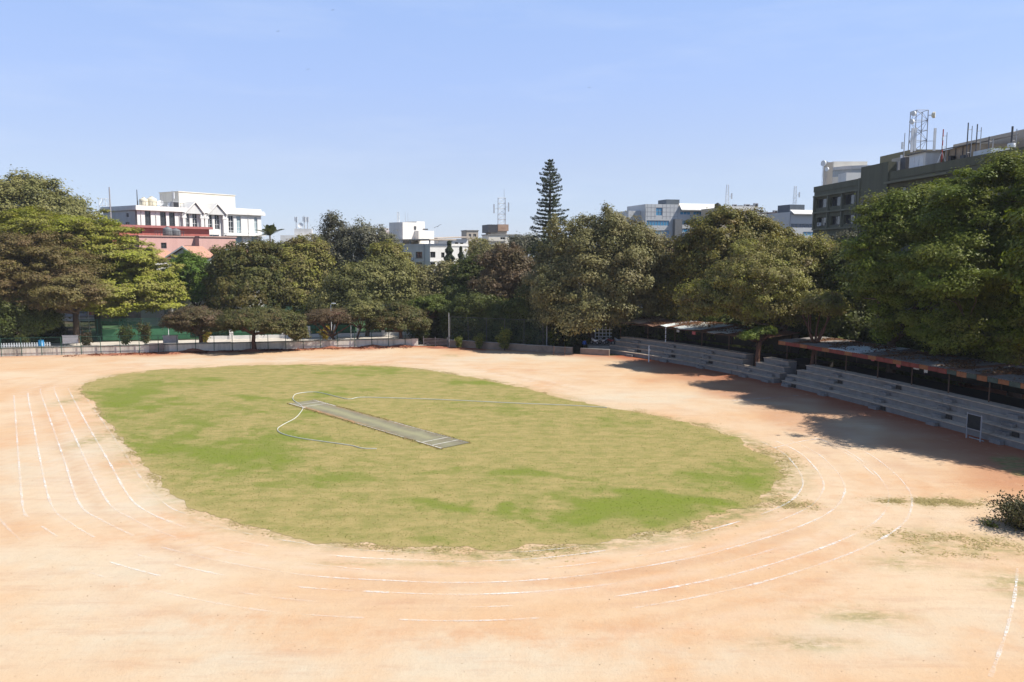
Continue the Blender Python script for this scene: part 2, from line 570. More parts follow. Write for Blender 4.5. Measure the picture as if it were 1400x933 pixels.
def blob(pxs, rx, ry, ang=0.0):             # soft patch centred at a pixel, radii in metres
    c_ = G(*pxs); dx, dy = XX - c_[0], YY - c_[1]
    ca, sa = math.cos(ang), math.sin(ang)
    q = ((dx * ca + dy * sa) / rx) ** 2 + ((-dx * sa + dy * ca) / ry) ** 2
    return np.exp(-q)
verge = np.clip(1 - np.abs(dd - .5) / (1.3 + .8 * noise2(XX, YY, 9)), 0, 1)
right_side = np.clip((XX - oval_c[0] + 6) / 14, 0, 1) * np.clip((75 - YY) / 14, 0, 1)
grassy = verge * (.45 + .55 * right_side)
for b in [((1285, 687), 2.6, .9), ((1220, 685), 1.2, .6), ((1265, 735), 2.6, 1.2), ((1300, 752), 2.2, 1.0), ((1360, 745), 1.6, 1.5), ((1235, 770), 1.5, .8),
          ((1080, 690), 1.6, 1.0), ((1065, 625), 1.2, 2.0), ((1390, 800), 1.5, 1.5), ((1180, 842), 1.6, .7), ((1100, 880), 1.7, .5), ((500, 770), 2.5, .25), ((620, 772), 2.5, .2), ((95, 548), 1.2, 2.5), ((130, 600), 1.0, 3)]:
    grassy = np.maximum(grassy, .85 * blob(*b))
orange = np.zeros_like(XX)
for b in [((240, 708), 3.2, 1.6), ((210, 735), 4, 1.2), ((130, 570), 2, 6), ((200, 800), 2, .7), ((340, 850), 4, 1.2), ((700, 870), 9, 1.6), ((900, 860), 5, 1.5), ((1080, 820), 4, 1.2),
          ((1060, 760), 6, 2), ((1200, 695), 2, 1.2), ((1300, 660), 5, 1.6), ((420, 885), 2, .6), ((1330, 680), 4, 1.4), ((860, 800), 8, 1.2)]:
    orange = np.maximum(orange, blob(*b))
pale = np.zeros_like(XX)
for b in [((120, 860), 9, 3), ((60, 780), 8, 3), ((300, 900), 5, 2), ((1200, 880), 4, 2.2), ((1370, 870), 3, 2.5), ((40, 640), 6, 14), ((500, 920), 6, 1.5), ((650, 900), 8, 2), ((900, 900), 6, 2), ((180, 690), 6, 3), ((700, 490), 16, 4), ((300, 492), 22, 3), ((900, 545), 10, 4)]:
    pale = np.maximum(pale, blob(*b))
edge_d = far_edge(XX) - YY
red = np.clip(1.15 - edge_d / (3.4 + 1.6 * noise2(XX, YY, 6)), 0, 1) * np.clip((XX + 66) / 10, 0, 1) * (XX < -4)  # red soil along the wall, with some shadow mixed into the tint
red = np.maximum(red, .5 * np.clip(1.1 - edge_d / 2.0, 0, 1))
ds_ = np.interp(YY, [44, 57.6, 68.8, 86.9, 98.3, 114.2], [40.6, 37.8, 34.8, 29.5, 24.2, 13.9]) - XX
red = np.maximum(red, np.clip(1.0 - ds_ / (11 + 4 * noise2(XX, YY, 7)), 0, 1) * (YY > 40) * (YY < 118))  # redder soil by the stand; shadow tone is partly put into this colour
sw = sum(np.sin(dd * k_ + p_ + .8 * noise2(XX, YY, 14)) for k_, p_ in ((1.7, .3), (2.9, 1.1), (4.3, 2.0))) / 3
along = np.clip(.5 + .9 * noise2(XX + 50, YY - 20, 16), 0, 1) * np.clip(dd, 0, 1) * np.clip((11 - dd) / 4, 0, 1)
streak = np.clip((sw - .15) * 1.8, 0, 1) * along * .38
streak_pale = np.clip((-sw - .1) * 1.8, 0, 1) * along * .7
nr, nc = XX.shape
faces = [(i * nc + j, i * nc + j + 1, (i + 1) * nc + j + 1, (i + 1) * nc + j) for i in range(nr - 1) for j in range(nc - 1)]
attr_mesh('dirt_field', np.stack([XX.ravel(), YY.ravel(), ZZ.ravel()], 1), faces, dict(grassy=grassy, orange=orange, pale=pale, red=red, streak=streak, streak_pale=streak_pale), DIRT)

# --- wide ground of the town
m, n, l, p, noise, ramp, attr, math_, mix, bump = surf_nodes('town_ground')
c = mix(ramp(noise(.05, 8, .65), .4, .62), (.085, .065, .045), (.045, .05, .022))
c = mix(math_('MULTIPLY', ramp(noise(.6, 8, .7), .5, .7), .6), c, (.11, .085, .06))
l.new(c, p.inputs['Base Color'])
bump(noise(1.5, 8, .7), .5, .1)
o = MB().add([(-1500, -400, -.06), (1500, -400, -.06), (1500, 2600, -.06), (-1500, 2600, -.06)], [(0, 1, 2, 3)]).build('ground', m, org=(0, 0, 0))
o['kind'] = 'structure'

# --- grass oval
def green_amount(x, y):
    g_ = .24 * noise2(x, y * 1.6, 11) + .16 * noise2(x + 40, y * 2, 4.0) + .12 * noise2(x - 17, y, 1.7)
    for (px, py), rx, ry, a in [((850, 692), 3.6, 2.0, .85), ((575, 690), 2.6, 1.2, .85), ((705, 646), 2.6, 1.0, .45), ((230, 575), 5.5, 9.0, .62), ((330, 620), 6, 5, .42), ((170, 545), 3, 9, .35),
                                ((500, 655), 5, 2.5, .2), ((980, 655), 4, 4, .4), ((1020, 640), 3, 4, .5), ((930, 700), 4, 1.4, .3), ((760, 730), 5, 1.2, .15), ((640, 525), 9, 3.0, .35), ((880, 580), 9, 1.6, .35),
                                ((450, 510), 18, 3, .15), ((250, 655), 3, 3, .2), ((420, 540), 6, 1.0, .2)]:
        c_ = G(px, py)
        q = ((x - c_[0]) / rx) ** 2 + ((y - c_[1]) / ry) ** 2
        g_ = g_ + a * .9 * np.exp(-q * np.clip(1 + .6 * noise2(x + 9, y, 2.5) + .4 * noise2(x - 5, y + 3, .9), .3, 2.5))
    for (px, py), rx, ry, a in [((700, 600), 9, 4, .25), ((330, 535), 10, 5, .22), ((850, 620), 8, 4, .2), ((560, 630), 7, 3, .2), ((620, 720), 6, 1.6, .15), ((430, 690), 5, 2, .15)]:
        c_ = G(px, py)
        g_ = g_ - a * np.exp(-((x - c_[0]) / rx) ** 2 - ((y - c_[1]) / ry) ** 2)
    return np.clip(g_ + .22, 0, 1)

oedge = resample(oval, .33, True)[:-1]
M = len(oedge)
rad_dir = oedge - oval_c
wob = 1 + (.010 * noise2(oedge[:, 0], oedge[:, 1], 3.0) + .007 * noise2(oedge[:, 0], oedge[:, 1], 1.0))
NRING = 110
fr = np.linspace(0, 1, NRING + 1)[1:]
verts = [np.array([[oval_c[0], oval_c[1], .012]])]
for f in fr:
    e = oval_c + rad_dir * (f * (1 + (wob - 1) * f)[:, None])
    verts.append(np.c_[e, np.full(M, .012)])
verts = np.vstack(verts)
faces = [(0, 1 + i, 1 + (i + 1) % M) for i in range(M)]
for k in range(NRING - 1):
    b = 1 + k * M
    faces += [(b + i, b + M + i, b + M + (i + 1) % M, b + (i + 1) % M) for i in range(M)]
ga = green_amount(verts[:, 0], verts[:, 1])
rim = np.r_[0, np.repeat(np.clip((fr - .965) / .035, 0, 1), M)]

m, n, l, p, noise, ramp, attr, math_, mix, bump = surf_nodes('oval_grass')
gg = math_('ADD', attr('green'), math_('MULTIPLY', math_('SUBTRACT', noise(1.6, 9, .78, (.8, 1.2, 1)), .5), 1.2))
gg = math_('ADD', gg, math_('MULTIPLY', math_('SUBTRACT', noise(.33, 8, .7, (.7, 1.3, 1)), .5), 1.0))
c = mix(ramp(noise(.8, 9, .75, (.75, 1.25, 1)), .34, .66), A(206, 184, 122), A(166, 162, 92))
c = mix(ramp(gg, .25, .80), c, A(152, 158, 76))
c = mix(ramp(gg, .62, 1.35), c, A(142, 158, 56))
c = mix(math_('MULTIPLY', ramp(noise(5, 6, .7), .5, .7), .25), c, A(146, 138, 78))
c = mix(math_('MULTIPLY', ramp(noise(.42, 9, .75, (.8, 1.2, 1)), .52, .78), .5), c, A(210, 182, 124))
c = mix(math_('MULTIPLY', ramp(noise(3.2, 8, .8), .56, .74), .45), c, A(128, 124, 66))
c = mix(math_('MULTIPLY', attr('rim'), ramp(noise(1.8, 8, .7), .35, .65)), c, A(205, 182, 124))
l.new(c, p.inputs['Base Color'])
bump(math_('ADD', noise(2.5, 9, .75), noise(11, 4, .7)), .35, .08)
attr_mesh('grass_oval', verts, faces, dict(green=ga, rim=rim), m)

# --- short grass blades standing on the oval and on the verge
nb = 60000
ang = RNG.uniform(0, M, nb)
ff = np.sqrt(RNG.uniform(0, 1, nb))
ai = ang.astype(int) % M; aj = (ai + 1) % M; at_ = (ang - ang.astype(int))[:, None]
q = oval_c + (rad_dir[ai] * (1 - at_) + rad_dir[aj] * at_) * ff[:, None]
q = q + RNG.normal(0, .1, q.shape)
keep = RNG.uniform(0, 1, nb) < np.clip((95 - q[:, 1]) / 45, .12, 1)
q = q[keep]
edge_i = RNG.integers(0, M, 26000)
e_off = np.abs(RNG.normal(0, .8, 26000)) * (.35 + .75 * np.clip((oedge[edge_i, 0] - oval_c[0]) / 15, 0, 1)) * RNG.choice([1, .3], 26000)
q2 = oedge[edge_i] + unit(rad_dir[edge_i]) * e_off[:, None] + RNG.normal(0, .15, (26000, 2))
k2 = (noise2(q2[:, 0], q2[:, 1], 2.2) + RNG.normal(0, .3, len(q2))) > .1
q2 = q2[k2]
extra = []
for px, py, rx, ry, cnt in [(1285, 687, 2.2, .7, 2600), (1225, 686, 1, .5, 500), (1265, 735, 2.4, 1.1, 700), (1300, 752, 2, 1, 500), (1360, 745, 1.6, 1.3, 500), (1080, 690, 1.4, .9, 900), (1065, 628, 1.1, 2, 900)]:
    c_ = G(px, py)
    e = np.c_[RNG.normal(c_[0], rx * .6, cnt), RNG.normal(c_[1], ry * .6, cnt)]
    extra.append(e[(noise2(e[:, 0], e[:, 1], 1.2) + RNG.normal(0, .3, cnt)) > -.1])
allq = np.vstack([q, q2] + extra)
nb = len(allq)
on_oval = np.arange(nb) < len(q)
gr = green_amount(allq[:, 0], allq[:, 1])
a = RNG.uniform(0, 6.283, nb)
w = RNG.uniform(.03, .065, nb); h = RNG.uniform(.015, .045, nb)
t = np.c_[np.cos(a), np.sin(a), np.zeros(nb)]
base = np.c_[allq, np.full(nb, .004)]
ls = np.where(on_oval, .05, .11)
h = np.where(on_oval, h, h * .6)
lean = np.c_[RNG.normal(0, 1, nb) * ls, RNG.normal(0, 1, nb) * ls, h]
V = np.stack([base - t * w[:, None], base + t * w[:, None], base + lean], 1).reshape(-1, 3)
ca, cb, cc = np.array(A(196, 180, 112)), np.array(A(156, 160, 78)), np.array(A(144, 162, 58))
mixk = np.clip(gr * 1.25 + RNG.normal(0, .18, nb), 0, 1)[:, None]
cols = np.where(mixk < .5, ca + (cb - ca) * mixk * 2, cb + (cc - cb) * (mixk - .5) * 2)
cols = np.where(on_oval[:, None], cols, np.array(A(226, 206, 140)) * RNG.uniform(.85, 1.15, (nb, 1)))
o = quads_object('grass', V, cols, FOL, nv=3)
props(o, 'short dry green grass growing on the oval and its verge', 'grass', kind='stuff')

# --- small stones, clods and dry leaves scattered over the dirt
nd = 2600
dy = RNG.uniform(0, 1, nd) ** 1.6 * 75 + 24
dx = (RNG.uniform(-.72, .72, nd)) * dy
dpos = np.c_[dx, dy, np.full(nd, .015)]
kd = (poly_mask_dist(oval[::5], dx, dy) > 1.0) & (dy < far_edge(dx) - 1) & (dx < 36 - .3 * (dy - 57)) & ((noise2(dx, dy, 6) + RNG.normal(0, .6, nd)) > .35)
dpos = dpos[kd]
o = quads_object('dirt_debris', leaf_quads(dpos, unit(RNG.normal(size=dpos.shape) * .5 + np.array([0, 0, 1.0])), .026, RNG), np.array([A(170, 120, 84), A(140, 98, 70), A(200, 160, 120), A(120, 100, 76)])[RNG.integers(0, 4, len(dpos))], FOL)
props(o, 'small clods and dry leaf bits scattered over the dirt', 'debris', kind='stuff')

# --- chalk lane lines
m, n, l, p, noise, ramp, attr, math_, mix, bump = surf_nodes('chalk')
p.inputs['Base Color'].default_value = (.82, .81, .79, 1)
tr = n.new('ShaderNodeBsdfTransparent'); mx = n.new('ShaderNodeMixShader')
wf = math_('MULTIPLY', math_('MULTIPLY', ramp(noise(4, 8, .8), .36, .60), attr('amount')), .75)
l.new(wf, mx.inputs[0]); l.new(tr.outputs[0], mx.inputs[1]); l.new(p.outputs[0], mx.inputs[2])
l.new(mx.outputs[0], n['Material Output'].inputs[0])
CHALK = m

LANE_PX = [(93, 531), (102, 549), (120, 582), (148, 630), (177, 680), (207, 703), (255, 722), (320, 738), (390, 751), (465, 761), (560, 766), (640, 768), (720, 765), (800, 757), (900, 741),
           (980, 722), (1040, 704), (1080, 686), (1096, 668), (1097, 655), (1088, 638), (1068, 618), (1030, 600), (980, 583)]
lane0 = catmull([G(*q_)[:2] for q_ in LANE_PX], 10)

def chalk(pts, width, amount, name='chalk_line', z=.02):
    """pts (N,2); amount (N) 0..1: strip broken where it is ~0"""
    N = len(pts)
    d = np.gradient(pts, axis=0); d = unit(d)
    nn = np.c_[-d[:, 1], d[:, 0]]
    jit = 1 + .35 * noise2(pts[:, 0] * 3, pts[:, 1] * 3, 2.0)
    wv = width * np.clip(jit, .5, 1.6) * .5
    v = []; f = []; at = []
    for i in range(N - 1):
        if amount[i] < .06 and amount[i + 1] < .06: continue
        b = len(v)
        for k in (i, i + 1):
            for s in (1, -1):
                q_ = pts[k] + nn[k] * wv[k] * s
                v.append((q_[0], q_[1], z)); at.append(amount[k])
        f.append((b, b + 1, b + 3, b + 2))
    if not f: return
    attr_mesh(name, np.array(v), f, dict(amount=np.array(at)), CHALK)

def lane(off, segs, width=.10, seed=0):
    d = unit(np.gradient(lane0, axis=0))
    outn = np.c_[d[:, 1], -d[:, 0]]
    if (outn[len(outn) // 2] @ (lane0[len(lane0) // 2] - oval_c)) < 0: outn = -outn
    c_ = resample(lane0 + outn * off, .25)
    ppx = np.array([proj(q_) for q_ in c_])
    am = np.zeros(len(c_))
    worn = np.clip(.42 + .85 * noise2(c_[:, 0] + seed * 31, c_[:, 1] - seed * 17, 2.6), .0, 1)
    for (x0, x1, half, base, keep) in segs:        # picture-x span, 'n' near half or 'f' far half
        nearhalf = (np.arange(len(c_)) / len(c_)) < .76
        leftleg = (ppx[:, 0] < 262) & (np.arange(len(c_)) / len(c_) < .55) & (ppx[:, 1] < 745)
        sel = {'n': nearhalf & ~leftleg, 'f': ~nearhalf, 'l': leftleg}[half]
        inr = sel & (ppx[:, 0] >= x0) & (ppx[:, 0] <= x1)
        am = np.where(inr, np.maximum(am, np.clip(base + keep * worn, 0, 1)), am)
    chalk(c_, width, am)

def proj(q_):
    x, y, z = q_[0], q_[1], (q_[2] if len(q_) > 2 else 0) - CAM_H
    f = y * CP - z * SP; u = y * SP + z * CP
    return 700 + FPX * x / f, 466.5 - FPX * u / f

lane(0, [(230, 470, 'n', .0, .55), (460, 640, 'n', .3, .6), (640, 990, 'n', .1, .55), (990, 1100, 'n', .5, .5), (1040, 1100, 'f', .35, .5)], .12, 1)
lane(1.22, [(240, 420, 'n', .0, .45), (420, 700, 'n', .0, .35), (700, 1100, 'n', .0, .5), (1100, 1150, 'n', .1, .5), (1060, 1150, 'f', .2, .6)], .12, 2)
lane(2.44, [(220, 480, 'n', .1, .5), (480, 620, 'n', .2, .5), (620, 820, 'n', .35, .5), (820, 1190, 'n', .3, .6), (1080, 1190, 'f', .25, .6)], .12, 3)
lane(3.66, [(190, 480, 'n', .0, .5), (500, 720, 'n', .3, .6), (720, 1100, 'n', .0, .4), (1100, 1260, 'n', .0, .35)], .12, 4)
lane(4.88, [(150, 220, 'n', .6, .4), (220, 700, 'n', -.1, .5), (840, 1230, 'n', .45, .5), (1100, 1240, 'f', .1, .6)], .12, 5)
lane(6.10, [(60, 500, 'n', -.15, .5), (550, 740, 'n', .3, .5), (870, 1230, 'n', .3, .5), (1180, 1270, 'f', .3, .6)], .12, 6)
lane(-.95, [(230, 600, 'n', .1, .55), (600, 900, 'n', -.1, .5), (1000, 1075, 'n', .2, .5)], .10, 7)
LEFT = [[(93, 531), (102, 549), (120, 582), (148, 630), (177, 680), (207, 703), (255, 722)], [(80, 527), (74, 532), (90, 570), (108, 610), (126, 648), (150, 690), (180, 709), (210, 724), (240, 735)],
        [(62, 530), (55, 534), (64, 561), (87, 627), (108, 688), (138, 711), (183, 733)], [(38, 537), (40, 552), (45, 576), (54, 624), (70, 690), (99, 717), (129, 735)], [(19, 541), (22, 582), (27, 648), (32, 697), (40, 708)],
        [(57, 720), (78, 734)], [(-4, 706), (12, 724), (28, 739)], [(118, 545), (150, 590), (190, 650), (207, 672), (232, 694), (255, 703)]]
for i_, pl in enumerate(LEFT):
    c_ = resample(catmull([G(*q_)[:2] for q_ in pl], 8), .25)
    fade = np.interp([proj(q_)[1] for q_ in c_], [530, 545, 690, 700, 740], [.35, .9, .9, .6, .35])
    base_ = .12 if i_ == 7 else .42
    chalk(c_, .12, np.clip((base_ + .6 * np.clip(.45 + .85 * noise2(c_[:, 0] * 1.1 + i_ * 9, c_[:, 1] * 1.1, 2.6), 0, 1)) * fade, 0, 1))
for pts_, w_, b_, k_ in [([(1391, 778), (1388, 810), (1383, 835), (1374, 870), (1354, 926)], .11, .25, .7),
                         ([(1058, 613), (1085, 606), (1118, 600)], .12, .4, .6), ([(1000, 548), (1045, 545), (1092, 541)], .14, .4, .6),
                         ([(560, 850), (620, 849), (660, 849)], .07, .0, .6), ([(470, 777), (500, 779)], .1, .3, .6), ([(1110, 600), (1160, 622), (1195, 650)], .1, .0, .6)]:
    c_ = resample(catmull([G(*q_)[:2] for q_ in pts_], 8), .2)
    chalk(c_, w_, np.clip(b_ + k_ * np.clip(.5 + .8 * noise2(c_[:, 0] * 1.3, c_[:, 1] * 1.3, 2), 0, 1), 0, 1))

# --- paved walk and tennis courts beyond the low wall
PATH_M = mat('pale_paving', (.60, .54, .46), .9, .15, .6, dirt=(.3, .25, .2))
COURT_M = mat('green_court', (.07, .15, .06), .85, .15, .3, dirt=(.12, .15, .08))
def strip_sheet(name, pts, z, m_):
    o_ = MB().add([(q_[0], q_[1], z) for q_ in pts], [tuple(range(len(pts)))]).build(name, m_, org=(0, 0, 0))
    o_['kind'] = 'structure'
    return o_
dirw = unit(W1b - W1a); nw = np.array([-dirw[1], dirw[0]])
L1 = np.linalg.norm(W1b - W1a)
def w1(s, off): return W1a + dirw * s + nw * off
strip_sheet('paved_walk', [w1(-60, .5), w1(L1 + 2, .5), w1(L1 + 2, 17), w1(-60, 17)], -.02, PATH_M)
strip_sheet('tennis_court', [w1(6, 18.5), w1(L1 + 8, 18.5), w1(L1 + 8, 48), w1(6, 48)], -.016, COURT_M)

# ================================================================ TREES
PALS = {
    'olive':   [A(150, 148, 88), A(128, 128, 74), A(168, 160, 100), A(104, 108, 58)],
    'olivegrey': [A(148, 144, 92), A(126, 126, 78), A(168, 160, 106), A(136, 122, 88)],
    'yellowgreen': [A(178, 186, 52), A(160, 172, 50), A(186, 188, 66), A(154, 146, 84), A(142, 126, 86), A(148, 138, 78)],
    'brown':   [A(134, 110, 78), A(116, 96, 66), A(146, 120, 86), A(130, 118, 66), A(126, 124, 60), A(120, 118, 60)],
    'autumn':  [A(136, 132, 64), A(116, 118, 54), A(156, 142, 74), A(104, 110, 52), A(150, 122, 66)],
    'darkolive': [A(104, 108, 54), A(88, 96, 46), A(124, 122, 62), A(128, 108, 60)],
    'mixed':   [A(150, 140, 84), A(132, 128, 70), A(170, 164, 84), A(140, 118, 88), A(160, 166, 66)],
    'dark':    [A(100, 112, 54), A(84, 96, 46), A(116, 126, 58), A(98, 96, 52)],
    'green':   [A(126, 142, 48), A(100, 116, 40), A(148, 160, 56), A(132, 132, 60)],
    'bright':  [A(108, 140, 54), A(124, 154, 60), A(94, 122, 48), A(134, 146, 66)],
    'flatgreen': [A(106, 112, 58), A(92, 100, 54), A(118, 116, 64), A(124, 102, 68)],
    'flatbrown': [A(128, 102, 78), A(110, 92, 70), A(108, 104, 62), A(98, 96, 56)],
    'purplish': [A(130, 108, 84), A(116, 98, 74), A(106, 100, 64), A(138, 116, 88)],
    'pine':    [A(104, 116, 86), A(90, 102, 76), A(116, 124, 92)],
    'greyleaf': [A(126, 124, 106), A(110, 110, 92), A(140, 134, 112), A(110, 112, 74)],
}

def crown_points(lobes, clump_r, flat, cover, leaf, rng, shell=.55, back=.45, down=-.55, dens=1.75):
    cs, lb = [], []
    for (c, r) in lobes:
        area = 2.6 * math.pi * ((r[0] * r[1]) ** 1.6 + (r[0] * r[2]) ** 1.6 + (r[1] * r[2]) ** 1.6) ** (1 / 1.6) / 3 ** (1 / 1.6)
        k = int(dens * 1.25 * area / (math.pi * clump_r ** 2 * max(flat, .6))) + 4
        d = unit(rng.normal(size=(k * 3, 3)))
        d = d[d[:, 2] > down]
        d = d[(d[:, 1] < .25) | (rng.uniform(0, 1, len(d)) < back)][:k]
        f = shell + (1 - shell) * rng.uniform(0, 1, len(d)) ** .5
        f = f * (1 + rng.normal(0, .05, len(d)))
        for q in range(7):                   # uneven outline: bulges and bays
            kv = rng.normal(size=3) * (2.2 + q * .9)
            f = f * (1 + .045 * np.sin(d @ kv + rng.uniform(0, 6.28)))
        cs.append(c + d * np.array(r) * f[:, None])
    return np.vstack(cs)

def make_crown(lobes, pal, clump_r, leaf, flat, cover, rng, shell=.55, back=.45, down=-.55, updir=.5, dens=1.75):
    clump_r = clump_r * .82
    C = crown_points(lobes, clump_r, flat, cover, leaf, rng, shell, back, down, dens)
    C = C[C[:, 2] > .5]
    K = len(C)
    leaf = leaf * .86
    per = max(12, int(math.pi * clump_r ** 2 * cover / (1.5 * leaf * leaf * .6)))
    rr = clump_r * np.clip(rng.lognormal(-.12, .42, K), .35, 1.9)
    n_each = np.maximum(6, (per * (rr / clump_r) ** 2)).astype(int)
    idx = np.repeat(np.arange(K), n_each)
    N = len(idx)
    d = unit(rng.normal(size=(N, 3)))
    rad = rng.uniform(0, 1, N) ** (1 / 2.2)
    loc = d * (rad * rr[idx])[:, None]
    loc[:, 2] *= flat
    stray = rng.uniform(0, 1, N) < .14
    loc[stray] *= rng.uniform(1.1, 1.75, (int(stray.sum()), 1))
    sq = rng.uniform(.7, 1.35, (K, 3))
    loc = loc * sq[idx]
    pos = C[idx] + loc
    mean_c = np.mean([c for c, r in lobes], 0)
    outw = unit(pos - mean_c)
    nrm = unit(.6 * d + updir * np.array([0, 0, 1.0]) + .45 * outw + .36 * rng.normal(size=(N, 3)))
    V = leaf_quads(pos, nrm, leaf, rng)
    P_ = np.array(pal)
    w = rng.uniform(0, 1, (K, len(P_))) ** 3
    w /= w.sum(1, keepdims=True)
    cc = (w @ P_)[idx]
    pick = P_[rng.integers(0, len(P_), N)]
    col = cc * .72 + pick * .28
    col = col * rng.uniform(1.08, 1.52, (N, 1))
    return V, np.clip(col, .005, .6), C

def trunk_mesh(base, fork, C, r0, rng, nlimb=6, nbranch=60, lean=.0):
    mb = MB()
    base = np.array(base, float); fork = np.array(fork, float)
    mid = (base + fork) / 2 + np.array([rng.normal(0, .15), rng.normal(0, .15), 0])
    mb.tube([base - np.array([0, 0, .3]), base + np.array([0, 0, .25]), mid, fork], [r0 * 1.5, r0 * 1.12, r0 * .92, r0 * .8], 9)
    order = rng.permutation(len(C))
    tips = []
    for i in order:
        if all(np.linalg.norm(C[i][:2] - q[:2]) > .45 * np.std(C[:, 0]) for q in tips): tips.append(C[i])
        if len(tips) >= nlimb: break
    samples = []
    for tp in tips:
        dv = tp - fork
        m1 = fork + dv * .35 + np.array([0, 0, -.05 * np.linalg.norm(dv)]) + rng.normal(0, .04 * np.linalg.norm(dv), 3)
        m2 = fork + dv * .7 + rng.normal(0, .04 * np.linalg.norm(dv), 3)
        mb.tube([fork - dv * .03, m1, m2, tp], [r0 * .62, r0 * .42, r0 * .25, r0 * .1], 6)
        for t in np.linspace(.2, .95, 8):
            samples.append((fork + dv * t, r0 * .5 * (1 - t) + .02))
    S = np.array([s[0] for s in samples])
    for i in order[:nbranch]:
        c_ = C[i]
        dd_ = np.linalg.norm(S - c_, axis=1) + (S[:, 2] > c_[2] + .5) * 4
        j = int(dd_.argmin())
        a = S[j]
        m_ = (a + c_) / 2 + rng.normal(0, .1 * dd_[j], 3) - np.array([0, 0, .05 * dd_[j]])
        mb.tube([a, m_, c_], [min(.10, samples[j][1] * .6 + .02), .045, .015], 4, cap=False)
    return mb

def tree(name, label, trunk_px, Y, lobes_px, pal, leaf=.26, clump=1.3, flat=.7, cover=1.5, seed=1, r0=.35, fork_z=3.5, bark=None, shell=.55,
         back=.4, down=-.55, group=None, nbranch=60, nlimb=6, base_z=0.0, updir=.5, cat='tree', world=False, dens=1.75):
    rng = np.random.default_rng(seed)
    if world: base = np.array([trunk_px[0], trunk_px[1], base_z])
    else:
        tx = P(trunk_px, 345, Y)[0]
        base = np.array([tx, Y, base_z])
    lobes = []
    for lb in lobes_px:
        if world: lobes.append((np.array(lb[:3], float), np.array(lb[3:6], float)))
        else:
            px, py, rx, rz = lb[:4]
            dy = lb[4] if len(lb) > 4 else 0
            k = (Y + dy) / FPX
            lobes.append((P(px, py, Y + dy), np.array([rx * k, (lb[5] if len(lb) > 5 else rx * k * .85), rz * k])))
    root = thing(name, label, cat, base, group)
    V, col, C = make_crown(lobes, PALS[pal] if isinstance(pal, str) else pal, clump, leaf, flat, cover, rng, shell, back, down, updir, dens)
    mb = trunk_mesh(base, base + np.array([rng.normal(0, .2), rng.normal(0, .2), fork_z]), C, r0, rng, nlimb, nbranch)
    mb.build('trunk', bark or BARK, root, smooth=True)
    quads_object('crown', V, col, FOL, root)
    return root

TBW = 'big trees behind the low white wall'
tree('rain_tree', 'huge olive domed tree rising behind the yellow-green layered tree', 30, 165, [(25, 322, 108, 78), (95, 330, 40, 50, -3), (-50, 320, 60, 70)], 'olive', .34, 1.7, .6, 1.5, 101, .7, 6, down=-.35)
tree('rain_tree', 'spreading yellow-green layered tree above the tennis court', 130, 142, [(95, 352, 110, 60), (190, 385, 62, 50, -3), (40, 330, 80, 40, 4), (150, 410, 85, 30, -6), (225, 412, 30, 25, -4)],
     'yellowgreen', .27, 1.5, .30, 1.35, 102, .55, 5.5, shell=.35, updir=1.0, nbranch=120)
tree('rain_tree', 'brown half-bare spreading tree over the picket fence', 97, 127, [(35, 380, 100, 60), (-20, 390, 70, 50, -4), (95, 405, 48, 30, -4)], 'brown', .2, 1.35, .38, 1.25, 103, .5, 5, shell=.3, updir=.8, nbranch=260, nlimb=10)
tree('leafy_tree', 'low dark green tree behind the white picket fence', 22, 121, [(15, 432, 42, 34), (55, 440, 22, 22, 1)], 'dark', .2, .9, .8, 1.5, 104, .25, 2)
tree('leafy_tree', 'bright green young tree before the pink gabled houses', 264, 150, [(262, 383, 28, 36), (285, 398, 20, 22, -2), (240, 392, 16, 24)], 'bright', .26, 1.0, .6, 1.4, 105, .25, 4)
tree('leafy_tree', 'dense dark olive tree below the palm', 345, 143, [(340, 368, 48, 38), (312, 380, 30, 36, -1), (372, 362, 28, 32, 2), (345, 400, 50, 28, -2), (315, 408, 30, 22, -2)], 'darkolive', .27, 1.2, .75, 1.6, 106, .4, 4)
tree('leafy_tree', 'yellowish olive tree right of the palm', 400, 146, [(410, 368, 36, 42), (392, 392, 28, 30, -2), (430, 352, 18, 24), (415, 405, 36, 24, -1)], 'mixed', .27, 1.15, .6, 1.5, 107, .35, 5)
tree('silver_tree', 'tall airy grey tree with see-through top', 472, 158, [(455, 318, 16, 24), (500, 330, 38, 24), (478, 362, 40, 34), (525, 350, 24, 28)], 'greyleaf', .27, 1.15, .7, 1.0, 108, .4, 9, nbranch=150, shell=.35, bark=BARK_PALE)
tree('leafy_tree', 'rounded olive tree under the tall airy grey tree', 500, 138, [(498, 398, 52, 36), (460, 418, 30, 22, -2), (540, 395, 28, 34), (520, 372, 30, 22, 2)], 'olive', .26, 1.15, .7, 1.5, 109, .35, 4)
tree('leafy_tree', 'yellow-olive tree touching the white office block', 540, 142, [(543, 376, 24, 38), (528, 352, 20, 22)], 'mixed', .26, 1.05, .65, 1.4, 110, .3, 6)
tree('leafy_tree', 'grey-olive tree covering the foot of the white office block', 590, 144, [(588, 398, 34, 32), (612, 388, 24, 30), (570, 412, 28, 22, -2)], 'olivegrey', .26, 1.1, .7, 1.4, 111, .3, 5)
tree('leafy_tree', 'dark glossy tree right of the white office block', 640, 138, [(636, 396, 26, 40), (655, 378, 22, 30), (625, 420, 30, 26, -3)], 'dark', .25, 1.05, .75, 1.5, 112, .35, 4)
tree('leafy_tree', 'purplish brown tree beside the big domed tree', 695, 132, [(696, 378, 38, 42), (672, 405, 30, 34, -2), (722, 400, 24, 40)], 'purplish', .25, 1.1, .7, 1.5, 113, .4, 4, nbranch=110)
